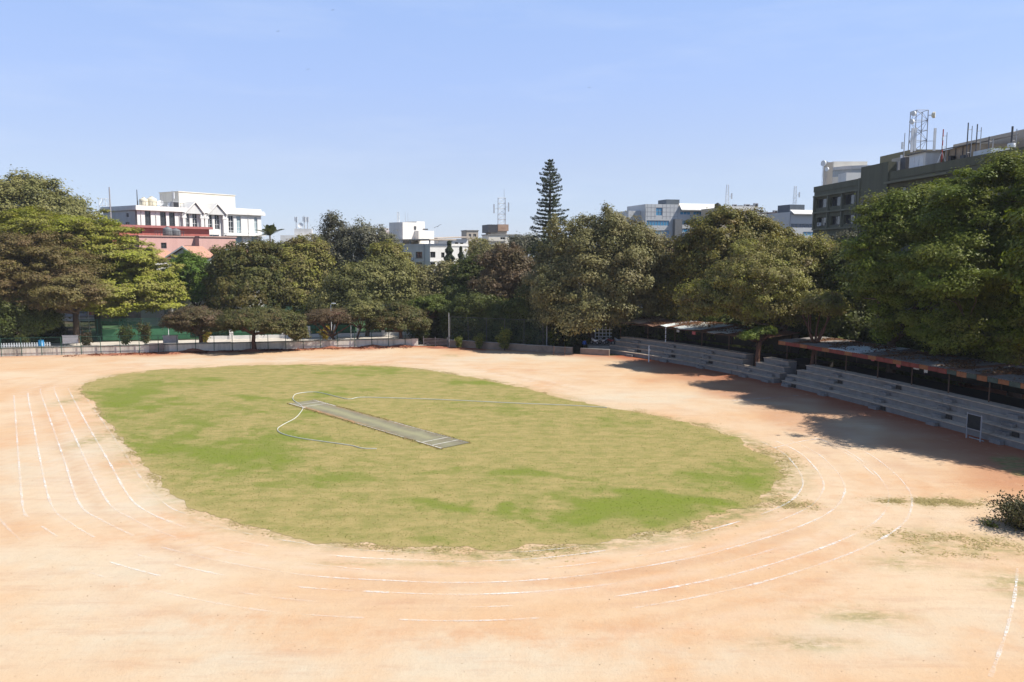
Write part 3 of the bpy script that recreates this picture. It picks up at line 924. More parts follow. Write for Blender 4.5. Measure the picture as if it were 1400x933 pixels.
tree('leafy_tree', 'dark shaded tree over the tall green mesh fence', 655, 127, [(655, 428, 42, 26), (690, 436, 34, 22, -1), (625, 436, 24, 18)], 'dark', .22, 1.0, .7, 1.5, 114, .3, 3.5)
tree('leafy_tree', 'dark tree between the fence and the big domed tree', 735, 124, [(730, 422, 36, 34), (755, 430, 26, 26, -1)], 'dark', .22, 1.0, .7, 1.5, 115, .35, 4)
tree('domed_tree', 'big domed grey-olive tree by the parked motorbikes', 812, 121, [(826, 372, 96, 80), (790, 400, 62, 48, -3), (870, 395, 54, 56, 1), (800, 428, 60, 22, -3)], 'olivegrey', .23, 1.25, .75, 1.55, 116, .62, 4.5, down=-.6, nbranch=120)
tree('domed_tree', 'brownish tree behind the right flank of the domed tree', 905, 138, [(903, 358, 30, 32), (925, 378, 30, 38)], 'purplish', .25, 1.1, .7, 1.4, 117, .35, 5, nbranch=100)
tree('leafy_tree', 'olive and orange tree in front of the glass offices', 1000, 117, [(1000, 330, 60, 42), (960, 355, 42, 40, -1), (1050, 345, 44, 34), (940, 405, 40, 50)], 'autumn', .24, 1.2, .65, 1.5, 118, .45, 5)
tree('leafy_tree', 'sparse olive tree with bare twigs behind the grandstand roof', 1075, 100, [(1040, 392, 85, 56), (1085, 362, 56, 36, 2), (985, 412, 60, 34, 1), (1115, 396, 30, 46, 1), (1050, 424, 60, 22)], 'mixed', .18, 1.05, .65, 1.15, 119, .32, 5.2, BARK_PALE, shell=.3, nbranch=240, nlimb=9)
tree('leafy_tree', 'grey twiggy tree below the olive concrete building', 1165, 118, [(1165, 352, 40, 34), (1140, 372, 30, 40)], 'greyleaf', .22, 1.1, .7, 1.2, 120, .3, 6, nbranch=140, bark=BARK_PALE)
tree('leafy_tree', 'dark narrow tree between the twiggy tree and the tall green tree', 1165, 97, [(1163, 400, 40, 62), (1150, 435, 44, 32), (1190, 440, 40, 40)], 'dark', .2, 1.1, .7, 1.6, 121, .3, 4)
GT = 'tall green trees behind the grandstand'
tree('tall_tree', 'tall green tree hiding the olive building corner', 1225, 84, [(1218, 300, 46, 34), (1245, 335, 70, 60), (1210, 370, 55, 50, -1), (1260, 420, 75, 70, -1), (1290, 290, 50, 40)], 'green', .17, 1.3, .5, 1.9, 122, .5, 5, down=-.7, dens=1.15, updir=.8)
tree('tall_tree', 'taller green tree under the rooftop masts', 1400, 76, [(1400, 290, 105, 74), (1330, 320, 70, 66), (1320, 372, 82, 46, -2.5), (1420, 420, 100, 70, -1), (1340, 452, 80, 44, -1)], 'green', .16, 1.3, .5, 1.9, 123, .6, 5, down=-.75, dens=1.1, updir=.8)
tree('tall_tree', 'broad green tree continuing the row past the edge of the stand', (48.5, 62), 0, [(48, 62, 14.5, 8.5, 8, 8.5), (50, 54, 12, 7, 5, 6)], 'green', .24, 1.5, .6, 1.4, 124, .6, 5, world=True, group=None)

# flat-topped small trees at the low wall
FT = 'small flat-topped trees along the low wall'
def flat_tree(label, px, base_py, lobes, pal, seed, r0=.28, fork=2.0, nb=90, leaf=.17, cover=1.25):
    b = G(px, base_py)
    return tree('flat_topped_tree', label, px, float(b[1]), lobes, pal, leaf, .8, .5, cover, seed, r0, fork, BARK_RED, shell=.25, down=-.35, nbranch=nb, nlimb=8, updir=.9, back=.7, group=FT)
flat_tree('brown-green flat-topped tree on a red soil mound', 267, 479.5, [(268, 436, 44, 15), (295, 444, 24, 14), (262, 447, 28, 12), (240, 442, 16, 11)], 'flatbrown', 201, .3, 2.2, 160)
flat_tree('widest dark green flat-topped tree, second along the wall', 343, 479.5, [(352, 438, 60, 18), (385, 448, 34, 16), (310, 446, 30, 14), (408, 458, 14, 9)], 'flatgreen', 202, .32, 2.4)
flat_tree('nearly leafless forked tree before the wall', 452, 474.5, [(452, 432, 34, 10), (434, 438, 18, 8), (474, 438, 16, 8)], 'purplish', 203, .3, 1.6, 200, .11, .4)
flat_tree('slim forked tree with a small olive top', 487, 473, [(486, 432, 24, 14), (500, 424, 22, 14)], 'olive', 204, .2, 2.6, 60)
flat_tree('rounded green umbrella tree near the gate', 547, 472.5, [(542, 438, 36, 20), (520, 446, 22, 16), (565, 445, 22, 16), (545, 428, 26, 14)], 'flatgreen', 205, .34, 2.2)
flat_tree('taller green umbrella tree behind the gate', 585, 466, [(588, 418, 32, 13), (612, 430, 14, 12), (570, 424, 20, 12)], [A(112, 126, 54), A(98, 112, 50), A(126, 134, 62)], 206, .28, 3.6)

# column-like cypresses by the white office block
def cypress(label, px, Y, top, bot, w, seed):
    rng = np.random.default_rng(seed)
    t, b = P(px, top, Y), P(px, bot, Y)
    root = thing('cypress_tree', label, 'tree', (t[0], Y, 0), 'cypresses by the white office block')
    N = 7000; s = rng.uniform(0, 1, N) ** .8
    H = t[2] - b[2]; rm = w * Y / FPX
    rr = rm * np.clip(np.sin(np.clip(s * 2.6 + .35, 0, math.pi)), .06, 1) * (.75 + .25 * np.sin(s * 40)) * rng.uniform(.5, 1, N) ** .4
    an = rng.uniform(0, 6.283, N)
    pos = np.c_[t[0] + rr * np.cos(an), Y + rr * np.sin(an), b[2] + H * (s)]
    nr = unit(np.c_[np.cos(an), np.sin(an), rng.normal(.4, .5, N)] + .4 * rng.normal(size=(N, 3)))
    V = leaf_quads(pos, nr, .22, rng)
    quads_object('crown', V, np.array(PALS['pine'])[rng.integers(0, 3, N)] * rng.uniform(.7, 1.1, (N, 1)), FOL, root)
    MB().tube([(t[0], Y, -.2), (t[0], Y, t[2] - 1)], [.25, .05], 6).build('trunk', BARK, root)
cypress('taller dark cypress beside the white office block', 614, 158, 330, 400, 9, 1)
cypress('slim dark cypress between the office block and the tan tower', 630, 157, 338, 400, 6, 2)

# tall star pine
def star_pine(label, px, Y, top_py, base_py):
    rng = np.random.default_rng(77)
    T = P(px, top_py, Y); Bv = P(px, base_py, Y)
    x0 = T[0]
    root = thing('star_pine', label, 'tree', (x0, Y, 0))
    tr_ = MB().tube([(x0, Y, -.3), (x0 - .1, Y, Bv[2]), (x0 + .05, Y, (Bv[2] + T[2]) / 2), (x0, Y, T[2] - .2)], [.5, .36, .22, .05], 8)
    H = T[2] - Bv[2]
    prof = lambda f: np.interp(f, [0, .04, .12, .3, .55, .8, 1], [.10, .24, .36, .56, .80, 1.0, .97])
    wmax = 27 * Y / FPX
    pos, nrm = [], []
    z = T[2] - .3
    while z > Bv[2] - 4:
        f = (T[2] - z) / H
        L = wmax * prof(min(f, 1))
        nbr = int(6 + 4 * min(f, 1))
        a0 = rng.uniform(0, 6.28)
        for k in range(nbr):
            a = a0 + k * 6.283 / nbr + rng.normal(0, .12)
            l_ = L * rng.uniform(.5, 1.15)
            dirv = np.array([math.cos(a), math.sin(a), 0])
            rise = rng.uniform(.10, .28)
            droop = -.1 if f > .5 else .05
            pts = [np.array([x0, Y, z]) + dirv * l_ * s + np.array([0, 0, l_ * (droop * s + rise * s * s)]) for s in (0, .5, 1)]
            tr_.tube(pts, [.055, .035, .012], 4, cap=False)
            nt = int(12 + 25 * l_)
            s = rng.uniform(.12, 1, nt) ** .7
            side = rng.normal(0, .22 + .09 * l_, nt) * (1.15 - s)
            perp = np.array([-dirv[1], dirv[0], 0])
            q = np.array([x0, Y, z]) + dirv * (l_ * s)[:, None] + perp * side[:, None]
            q[:, 2] += l_ * (droop * s + rise * s * s) + rng.uniform(-.12, .3, nt)
            pos.append(q)
            nrm.append(unit(rng.normal(size=(nt, 3)) + np.array([0, 0, .5])))
        z -= .62 + .18 * min(f, 1) + rng.normal(0, .14)
    pos = np.vstack(pos); nrm = np.vstack(nrm)
    V = leaf_quads(pos, nrm, .19, rng, .5)
    quads_object('crown', V, np.array(PALS['pine'])[rng.integers(0, 3, len(pos))] * rng.uniform(.65, 1.1, (len(pos), 1)), FOL, root)
    tr_.build('trunk', BARK, root)
star_pine('tall spire-shaped pine standing against the sky', 752, 165, 219, 325)

# palm
def palm(label, px, Y, top_py):
    rng = np.random.default_rng(4)
    T = P(px, top_py, Y)
    root = thing('palm_tree', label, 'tree', (T[0], Y, 0))
    MB().tube([(T[0], Y, -.3), (T[0] + .2, Y, T[2] * .5), (T[0], Y, T[2])], [.28, .2, .16], 8).build('trunk', BARK_PALE, root)
    pos, nr = [], []
    fr_ = MB()
    for k in range(17):
        a = k * 2.4; el = rng.uniform(.05, 1.4); L = rng.uniform(3.2, 4.6)
        d = np.array([math.cos(a) * math.cos(el), math.sin(a) * math.cos(el), math.sin(el)])
        s = np.linspace(.02, 1, 22)
        q = T + d * (L * s)[:, None] + np.array([0, 0, -1.0])[None] * (L * .38 * s ** 2)[:, None]
        fr_.tube(q[::4], .03, 4)
        perp = unit(np.cross(d, [0, 0, 1.0]))
        for sg in (-1, 1):
            for j in range(22):
                ln = 1.1 * math.sin(.25 + s[j] * 2.7)
                b = q[j]; e = b + perp * sg * ln * .8 + d * ln * .35 + np.array([0, 0, -.35 * ln])
                w_ = d * .07
                pos.append(np.array([b - w_, b + w_, e + w_ * .3, e - w_ * .3]))
    V = np.vstack(pos)
    quads_object('crown', V, np.array(A(126, 132, 74))[None] * rng.uniform(.6, 1.1, (len(V) // 4, 1)), FOL, root, nv=4)
    fr_.build('frond_stem', mat('palm_stem', A(130, 126, 70), .7), root)
palm('palm tree with drooping fronds right of the white hotel', 369, 172, 322)

# distant trees filling the skyline gaps
DT = 'distant trees between the buildings'
for i, (px, Y, py, rx, rz, pal) in enumerate([(300, 178, 372, 40, 30, 'olive'), (440, 188, 352, 34, 28, 'olivegrey'), (565, 175, 392, 40, 24, 'olive'), (665, 176, 358, 34, 26, 'olivegrey'), (655, 190, 338, 12, 12, 'mixed'),
                                              (716, 186, 336, 22, 14, 'greyleaf'), (760, 180, 352, 34, 30, 'dark'), (1110, 150, 358, 34, 26, 'autumn'), (860, 165, 345, 40, 30, 'olive'), (1180, 135, 375, 30, 34, 'dark')]):
    lab = ['olive tree under the pink gabled houses', 'grey-olive tree left of the tall airy grey tree', 'olive tree in front of the lower office windows', 'grey-olive tree below the rooftop lattice mast', 'small bushy tree beside the tan tower block',
           'pale grey leafless-looking tree left of the spire-shaped pine', 'dark tree at the foot of the spire-shaped pine', 'orange-tinged tree at the corner of the olive building', 'olive tree behind the big domed tree', 'dark tree tucked under the olive building'][i]
    tree('distant_tree', lab, px, Y, [(px, py, rx, rz), (px + rx * .5, py + rz * .4, rx * .7, rz * .7)], pal, .34, 1.4, .7, 1.3, 300 + i, .35, 5, nbranch=40, group=DT)

# dark undergrowth under the big trees
UG = 'dark undergrowth bushes below the big trees'
for i, (px, Y, w_, h_, lab) in enumerate([(640, 128, 30, 24, 'dark bush behind the tall mesh fence next to the gate post'), (690, 127, 34, 26, 'dark bush behind the tallest yellow-green fence shrub'), (740, 126, 34, 26, 'dark bush behind the floodlight pole'),
                                     (785, 128, 34, 22, 'dark bush left of the domed tree trunk'), (840, 131, 34, 24, 'dark bush behind the white trellis'), (890, 128, 40, 28, 'dark bush behind the far stand end'), (945, 118, 44, 34, 'dark bush behind the middle of the ragged roof'),
                                     (1010, 112, 50, 40, 'dark bush behind the green-sprigged trunk'), (1090, 104, 56, 46, 'dark bush below the sparse twiggy crown'), (1175, 96, 60, 50, 'dark bush behind the pale roof sheets'), (1270, 88, 70, 60, 'dark bush under the tall green tree'),
                                     (310, 139, 36, 22, 'dark bush under the dense olive tree'), (430, 142, 40, 22, 'dark bush under the yellowish olive tree'), (20, 134, 60, 32, 'dark bush under the brown half-bare tree'), (590, 136, 30, 24, 'dark bush under the grey-olive tree')]):
    b_ = G(px, 466.5)
    gy = 345 + CAM_H / Y * FPX
    tree('undergrowth_bush', lab, px, Y, [(px, gy - h_ * .75, w_, h_), (px + w_ * .5, gy - h_ * .5, w_ * .6, h_ * .7), (px - w_ * .6, gy - h_ * .45, w_ * .5, h_ * .6)], 'dark', .26, 1.0, .7, 1.3, 500 + i, .12, .8, nbranch=15, nlimb=4, group=UG, cat='bush', down=-.9)

# shrubs
def shrub(label, px, base_py, h, r, pal, seed, leaf=.13, group=None, sprawl=1.0, name='shrub', n_stem=7, loc=None):
    rng = np.random.default_rng(seed)
    b = G(px, base_py) if loc is None else np.array(loc, float)
    root = thing(name, label, 'shrub', b, group)
    st = MB(); pos, nr = [], []
    for k in range(n_stem):
        a = rng.uniform(0, 6.283); rr = r * rng.uniform(.3, 1) * sprawl
        tip = b + np.array([math.cos(a) * rr, math.sin(a) * rr, h * rng.uniform(.6, 1.0)])
        mid = (b + tip) / 2 + np.array([0, 0, .12 * h])
        st.tube([b - np.array([0, 0, .1]), mid, tip], [.035, .025, .01], 4, cap=False)
        n_ = int(55 * (h + r))
        s = rng.uniform(.15, 1.05, n_)[:, None]
        q = np.where(s < .5, b + (mid - b) * s * 2, mid + (tip - mid) * (s - .5) * 2) + rng.normal(0, .17 * (r + .4), (n_, 3)) * np.array([1, 1, .8])
        q[:, 2] = np.maximum(q[:, 2], .06)
        pos.append(q)
    pos = np.vstack(pos)
    nr = unit(rng.normal(size=pos.shape) + np.array([0, 0, .7]))
    Pp = np.array(PALS[pal] if isinstance(pal, str) else pal)
    quads_object('foliage', leaf_quads(pos, nr, leaf, rng), Pp[rng.integers(0, len(Pp), len(pos))] * rng.uniform(.7, 1.15, (len(pos), 1)), FOL, root)
    st.build('stem', BARK, root)
    return root
YG = [A(150, 158, 70), A(122, 138, 56), A(170, 170, 84)]
shrub('tall yellow-green shrub at the fence over the brown wall', 690, 479.5, 3.2, 1.1, YG, 1, .16)
shrub('yellow-green shrub beside the slim grey lamp pole', 757, 477, 3.0, 1.2, 'green', 2, .16)
shrub('dark round potted-looking bush beside the brown wall end', 777, 479, 2.4, 1.0, 'dark', 3, .16)
shrub('wispy shrub by the fence post near the gate', 655, 477.5, 2.2, .7, YG, 4, .14)
shrub('thin yellow-green shrub right of the gate post', 628, 476, 1.8, .6, YG, 5, .13)
shrub('dark bushes beside the gate opening', 578, 470.5, 3.0, 1.6, 'dark', 6, .16)
shrub('low dark shrub behind the brown wall', 725, 477, 1.9, 1.5, 'dark', 7, .16)
shrub('dark shrub near the trunk of the domed tree', 800, 478, 2.2, 1.2, 'dark', 8, .16)
shrub('yellow flowering bush near the leafless forked tree', 444, 466, 2.4, .9, [A(196, 160, 50), A(150, 150, 60), A(210, 170, 40)], 9, .15)
shrub('yellow flowering bush behind the first flat-topped tree', 280, 470, 2.4, .8, [A(200, 160, 50), A(150, 148, 60)], 10, .15)
shrub('brownish shrub growing against the low wall', 118, 482.5, 3.0, .9, 'flatbrown', 11, .14)
shrub('green shrub right of the dark court screen', 172, 473, 3.0, 1.1, 'dark', 12, .16)
shrub('green shrub between the yellow bench and the wall pier', 200, 472, 3.4, 1.2, 'flatgreen', 13, .16)
shrub('leafy shrub before the picket fence', 33, 481, 2.4, 1.1, 'dark', 14, .15)
shrub('olive bush hanging right of the widest flat-topped tree', 405, 470, 3.4, 1.5, 'flatgreen', 15, .15)
cut = shrub('heap of cut dark leafy branches lying on the dirt', 1402, 722, 1.25, 1.55, [A(112, 108, 66), A(90, 96, 54), A(130, 122, 84), A(84, 76, 50)], 16, .075, sprawl=1.0, name='branch_heap', n_stem=44)
shrub('small green weed beside the heap of cut branches', 1352, 720, .3, .5, 'green', 17, .05, n_stem=8)

# ================================================================ BUILDINGS
def facade(root, F, u0, u1, z0, z1, ops, m_, reveal=.3, name='wall'):
    us = sorted({u0, u1, *[o_[0] for o_ in ops], *[o_[1] for o_ in ops]})
    zs = sorted({z0, z1, *[o_[2] for o_ in ops], *[o_[3] for o_ in ops]})
    us = [u for u in us if u0 <= u <= u1]; zs = [z for z in zs if z0 <= z <= z1]
    mb = MB()
    for i in range(len(us) - 1):
        for j in range(len(zs) - 1):
            cu, cz = (us[i] + us[i + 1]) / 2, (zs[j] + zs[j + 1]) / 2
            if any(o_[0] < cu < o_[1] and o_[2] < cz < o_[3] for o_ in ops): continue
            mb.quad(F.pt(us[i], 0, zs[j]), F.pt(us[i + 1], 0, zs[j]), F.pt(us[i + 1], 0, zs[j + 1]), F.pt(us[i], 0, zs[j + 1]))
    for a, b, c_, d in ops:
        for (q0, q1) in (((a, c_), (b, c_)), ((b, c_), (b, d)), ((b, d), (a, d)), ((a, d), (a, c_))):
            mb.quad(F.pt(q0[0], 0, q0[1]), F.pt(q1[0], 0, q1[1]), F.pt(q1[0], reveal, q1[1]), F.pt(q0[0], reveal, q0[1]))
    return mb.build(name, m_, root)

def window(root, F, r_, glass=None, fm=None, nx=2, nz=1, depth=.2, bar=.06, sill=False):
    u0, u1, z0, z1 = r_
    mb = MB()
    b = bar
    mb.fbox(F, u0, u0 + b, depth - .06, depth, z0, z1); mb.fbox(F, u1 - b, u1, depth - .06, depth, z0, z1)
    mb.fbox(F, u0 + b, u1 - b, depth - .06, depth, z1 - b, z1); mb.fbox(F, u0 + b, u1 - b, depth - .06, depth, z0, z0 + b)
    for k in range(1, nx):
        uc = u0 + (u1 - u0) * k / nx
        mb.fbox(F, uc - b / 2, uc + b / 2, depth - .05, depth - .003, z0 + b, z1 - b)
    for k in range(1, nz):
        zc = z0 + (z1 - z0) * k / nz
        mb.fbox(F, u0 + b, u1 - b, depth - .045, depth - .006, zc - b / 2, zc + b / 2)
    w_ = mb.build('window', fm or WHITE_M, root)
    MB().fbox(F, u0 + .01, u1 - .01, depth + .003, depth + .03, z0 + .01, z1 - .01).build('pane', glass or GLASS_D, w_)
    if sill: MB().fbox(F, u0 - .1, u1 + .1, -.14, depth - .065, z0 - .1, z0 - .003).build('sill', CONC, w_)
    return w_

def part(root, name, m_, F, *boxes):
    mb = MB()
    for b in boxes: mb.fbox(F, *b)
    return mb.build(name, m_, root)

def R_(F, x0, y0, x1, y1, v=0.0): return F.rect(x0, y0, x1, y1, v)

# ---- white hotel block on the left
O = P(190, 345, 185)[:2]
F = Frame(O, (.56, .83))
S = Frame(O, (-.83, .56)); S.N = F.D.copy()
W, D_ = F.uz(357, 300)[0], 14.0
zt = 25.0
root = thing('white_hotel', 'white block with tall windows, twin gables and a big cream rooftop box', 'building', (*(O + F.D * W / 2), 0))
wins = [(197.7, 288.5, 206.8, 309.4), (218.6, 290, 227.7, 310.5), (230.8, 290.5, 239.7, 310.8), (252.5, 291.8, 259.8, 312), (262.8, 292.2, 270.6, 312.5),
        (283.4, 293.5, 290.8, 313.7), (293.2, 294, 301, 314), (312, 295, 320, 318.8), (323.2, 295.5, 330.2, 319.5), (347.4, 297, 352.5, 319.8)]
low = [(313.4, 322.5, 332.3, 333), (344, 323, 352.5, 334), (283, 321, 300, 333), (252, 320, 270, 332)]
ops = [R_(F, *w_) for w_ in wins + low]
facade(root, F, 0, W, 0, zt - .9, ops, WHITE, .35)
for i, r_ in enumerate(ops):
    window(root, F, r_, GLASS_D if i < 8 else GLASS_L, WHITE_M if i > 2 else DARK_M, 2, 3 if i < 10 else 1, .3, .07)
part(root, 'wall', GREYWALL, F, (.02, W - .02, .4, D_, 0, zt - .92))
sops = [S.rect(174, 292, 178, 297), S.rect(173, 304, 179, 309)]
facade(root, S.shift(-.3), .3, D_ - .3, 0, zt - .93, sops, GREYWALL, .28, 'side_wall')  # end face turned from the sun; shade put in by greyer paint
for r_ in sops: window(root, S.shift(-.3), r_, GLASS_D, GREY_M, 2, 1, .2, .05)
part(root, 'cornice', WHITE, F, (-.7, W + .8, -.8, D_ + .5, zt - .9, zt - .25), (-.55, W + .6, -.65, D_ + .3, zt - .25, zt + .15))
for (xa, xp, xb, yb, yp) in [(250.5, 264, 274, 287.5, 277), (282.5, 294, 305, 289.5, 279.5)]:
    ua, ub, up = F.uz(xa, yb)[0], F.uz(xb, yb)[0], F.uz(xp, yb)[0]
    zb, zp = zt - 1.2, F.uz(xp, yp, -1.1)[1]
    gm = MB()
    gm.add([F.pt(ua, -.85, zb), F.pt(ub, -.85, zb), F.pt(up, -.85, zp - .35), F.pt(ua, .2, zb), F.pt(ub, .2, zb), F.pt(up, .2, zp - .35)], [(0, 1, 2), (5, 4, 3), (0, 2, 5, 3), (1, 4, 5, 2), (0, 3, 4, 1)])
    g_ = gm.build('gable', GREYWALL, root)
    rr = MB()
    for a_, b_ in ((ua - .4, up), (ub + .4, up)):
        rr.hexa([F.pt(a_, -1.2, zb - .1), F.pt(b_, -1.2, zp), F.pt(b_, 3.5, zp), F.pt(a_, 3.5, zb - .1), F.pt(a_, -1.2, zb + .25), F.pt(b_, -1.2, zp + .35), F.pt(b_, 3.5, zp + .35), F.pt(a_, 3.5, zb + .25)])
    rr.build('gable_roof', WHITE, g_)
for xa, xb in [(248, 251.5), (272.5, 276.5), (278, 282), (303, 307.5)]:
    u0, u1 = F.uz(xa, 300)[0], F.uz(xb, 300)[0]
    c_ = part(root, 'column', WHITE, F, (u0, u1, -.7, -.003, 12, zt - 2.3))
    part(c_, 'capital', WHITE, F, (u0 - .25, u1 + .25, -.78, -.003, zt - 2.29, zt - 1.9), (u0 - .12, u1 + .12, -.75, -.003, zt - 1.9, zt - 1.25))
u0, u1 = F.uz(305, 315)[0], W + .4
part(root, 'balcony', WHITE, F, (u0, u1, -1.3, -.003, F.uz(330, 321.5)[1] - .25, F.uz(330, 321.5)[1]))
rail = MB()
zb = F.uz(330, 321.5)[1]
for u in np.arange(u0 + .1, u1, .5): rail.fbox(F, u, u + .05, -1.25, -1.2, zb, zb + .95)
rail.fbox(F, u0, u1, -1.26, -1.19, zb + .95, zb + 1.02)
rail.build('railing', WHITE_M, root)
Fp = F.shift(3.5)
r_ = R_(F, 244, 261.5, 322, 290, 3.5)
pent = part(root, 'rooftop_box', CREAM, Fp, (r_[0], r_[1], 0, 8, zt - .3, r_[3] - .2))
part(pent, 'coping', CREAM, Fp, (r_[0] - .15, r_[1] + .15, -.15, 8.15, r_[3] - .2, r_[3]))
part(root, 'parapet', WHITE, F, (W * .72, W + .2, .1, .4, zt + .15, zt + .75))
# things on that roof
def tank(label, pos, r_, h_, m_=TANKC, group=None, name='water_tank'):
    t = thing(name, label, 'water tank', pos, group)
    MB().lathe(pos, [(r_, 0), (r_ * 1.03, h_ * .25), (r_, h_ * .5), (r_ * 1.03, h_ * .72), (r_ * .97, h_ * .8), (r_ * .35, h_ * .97)], 16).build('tank_body', m_, t, True)
    MB().lathe((pos[0], pos[1], pos[2] + h_ * .965), [(r_ * .33, 0), (r_ * .33, h_ * .07), (r_ * .1, h_ * .09)], 12).build('lid', m_, t)
    return t
for px, yb, r0_, h_, lab in [(207.5, 279, 1.15, 2.3, 'cream drum water tank on the white hotel roof edge'), (196.5, 279, .95, 2.0, 'smaller cream water tank left of the drum on the hotel roof')]:
    u, z = F.uz(px, yb, 2.4)
    tank(lab, F.pt(u, 2.4, zt + .16), r0_, h_)
def mast(label, pos, h_, r_=.05, m_=None, arms=(), name='antenna_mast', cat='antenna', group=None):
    t = thing(name, label, cat, pos, group)
    MB().tube([pos, (pos[0], pos[1], pos[2] + h_)], [r_, r_ * .6], 6).build('pole', m_ or GREY_M, t)
    for (dz, dx, w_, hh) in arms:
        MB().box(pos[0] + dx - w_, pos[0] + dx + w_, pos[1] - .12, pos[1] + .12, pos[2] + dz, pos[2] + dz + hh).build('panel_antenna', WHITE_M, t)
        MB().tube([(pos[0], pos[1], pos[2] + dz + hh * .5), (pos[0] + dx, pos[1], pos[2] + dz + hh * .5)], .03, 5).build('bracket', GREY_M, t)
    return t
def dish(label, pos, r_, face, name='satellite_dish', parent=None):
    f = unit(np.array(face, float))
    t = thing(name, label, 'dish', pos)
    a = unit(np.cross(f, [0, 0, 1.0])); b = np.cross(a, f)
    c_ = np.array(pos) + np.array([0, 0, r_ * 1.3])
    mb = MB(); n_ = 14; vs = []; fs = []
    for k, (q, dpt) in enumerate([(1, 0), (.6, -.16), (.2, -.24)]):
        for j in range(n_):
            an = 6.283 * j / n_
            vs.append(c_ + r_ * q * (math.cos(an) * a + math.sin(an) * b) + f * dpt * r_)
    for k in range(2):
        for j in range(n_): fs.append((k * n_ + j, k * n_ + (j + 1) % n_, (k + 1) * n_ + (j + 1) % n_, (k + 1) * n_ + j))
    fs.append(tuple(2 * n_ + j for j in range(n_)))
    mb.add(vs, fs); mb.build('reflector', WHITE_M, t, True)
    MB().tube([pos, c_ - f * r_ * .3], .05, 5).build('stand', GREY_M, t)
    MB().tube([c_ - f * r_ * .2 - b * r_ * .9, c_ + f * r_ * .7], .025, 4).build('feed_arm', GREY_M, t)
    return t
q = F.pt(F.uz(188, 280, .3)[0], .3, zt + .15); mast('slim dark pole at the corner of the white hotel roof', q, 3.6, .12, DARK_M)
q = F.pt(F.uz(221.5, 280, .3)[0], .3, zt + .15); mast('short pole in the middle of the white hotel roof edge', q, 3.0, .09)
q = F.pt(F.uz(236, 280, 2.5)[0], 2.5, zt + .15); mast('white antenna mast beside the cream rooftop box', q, 4.2, .07, None, [(2.2, .35, .16, 1.5)])
dish('white dish on the hotel roof between tank and rooftop box', F.pt(F.uz(219, 270, 2)[0], 2.0, zt + .15), .75, (.4, -1, .5))
dish('white dish against the cream rooftop box', F.pt(F.uz(231, 270, 3)[0], 3.0, zt + .15), .6, (-.5, -1, .5))
t = thing('air_unit', 'dark air handling unit beside the cream rooftop box', 'air conditioner', F.pt(F.uz(239, 282, 1.5)[0], 1.5, zt + .15))
u = F.uz(239, 282, 1.5)[0]
part(t, 'casing', GREY_M, F, (u - .8, u + .8, 1.0, 2.0, zt + .151, zt + 1.6)); part(t, 'grille', BLACKP, F, (u - .7, u + .7, .96, .997, zt + .3, zt + 1.45))
q = P(152, 305, 178); mast('tall grey steel stack at the left end of the white hotel', (q[0], q[1], 0), P(152, 256, 178)[2], .22, GREY_M)
def lattice(label, pos, h_, w_, m_, m2=None, nseg=6, taper=.6, name='lattice_mast', dishes=(), panels=(), cat='antenna'):
    t = thing(name, label, cat, pos)
    p0 = np.array(pos, float)
    leg = MB(); br = MB()
    def cor(k, z):
        s = w_ * (1 - (1 - taper) * z / h_)
        return p0 + np.array([(-s, s, s, -s)[k], (-s, -s, s, s)[k], z])
    th = max(.035, w_ * .07)
    for k in range(4): leg = MB().tube([cor(k, 0), cor(k, h_)], th, 5).build('leg', m_, t)
    for i in range(nseg):
        z0_, z1_ = h_ * i / nseg, h_ * (i + 1) / nseg
        for k in range(4):
            br.tube([cor(k, z1_), cor((k + 1) % 4, z1_)], th * .6, 4)
            a_, b_ = (cor(k, z0_), cor((k + 1) % 4, z1_)) if (i + k) % 2 else (cor((k + 1) % 4, z0_), cor(k, z1_))
            br.tube([a_, b_], th * .5, 4)
    br.build('bracing', m2 or m_, t)
    for (dx, dz, r_, side) in dishes:
        c_ = p0 + np.array([dx, -w_ - .15, dz])
        f = unit(np.array([side, -.6, 0.0])); a = unit(np.cross(f, [0, 0, 1.0])); b = np.array([0, 0, 1.0])
        MB().tube([c_ - f * .15, c_ + f * .02, c_ + f * .35], [r_ * .5, r_, r_], 14).build('dish', TANKC if side > 0 else WHITE_M, t)
        MB().tube([c_, (p0[0] + np.clip(dx, -w_, w_), p0[1] - w_, c_[2])], .05, 5).build('bracket', GREY_M, t)
    for (dx, dz, hh) in panels:
        MB().box(p0[0] + dx - .17, p0[0] + dx + .17, p0[1] - w_ - .3, p0[1] - w_ - .1, p0[2] + dz, p0[2] + dz + hh).build('panel_antenna', WHITE_M, t)
        MB().tube([p0 + np.array([dx, -w_ - .1, dz + hh * .5]), p0 + np.array([np.clip(dx, -w_, w_), -w_ * .95, dz + hh * .5])], .035, 5).build('bracket', GREY_M, t)
    return t
q = P(144, 310, 205); lattice('pale lattice mast left of the white hotel', (q[0], q[1], 0), P(144, 272, 205)[2], .95, WHITE_M, nseg=16, taper=.9)

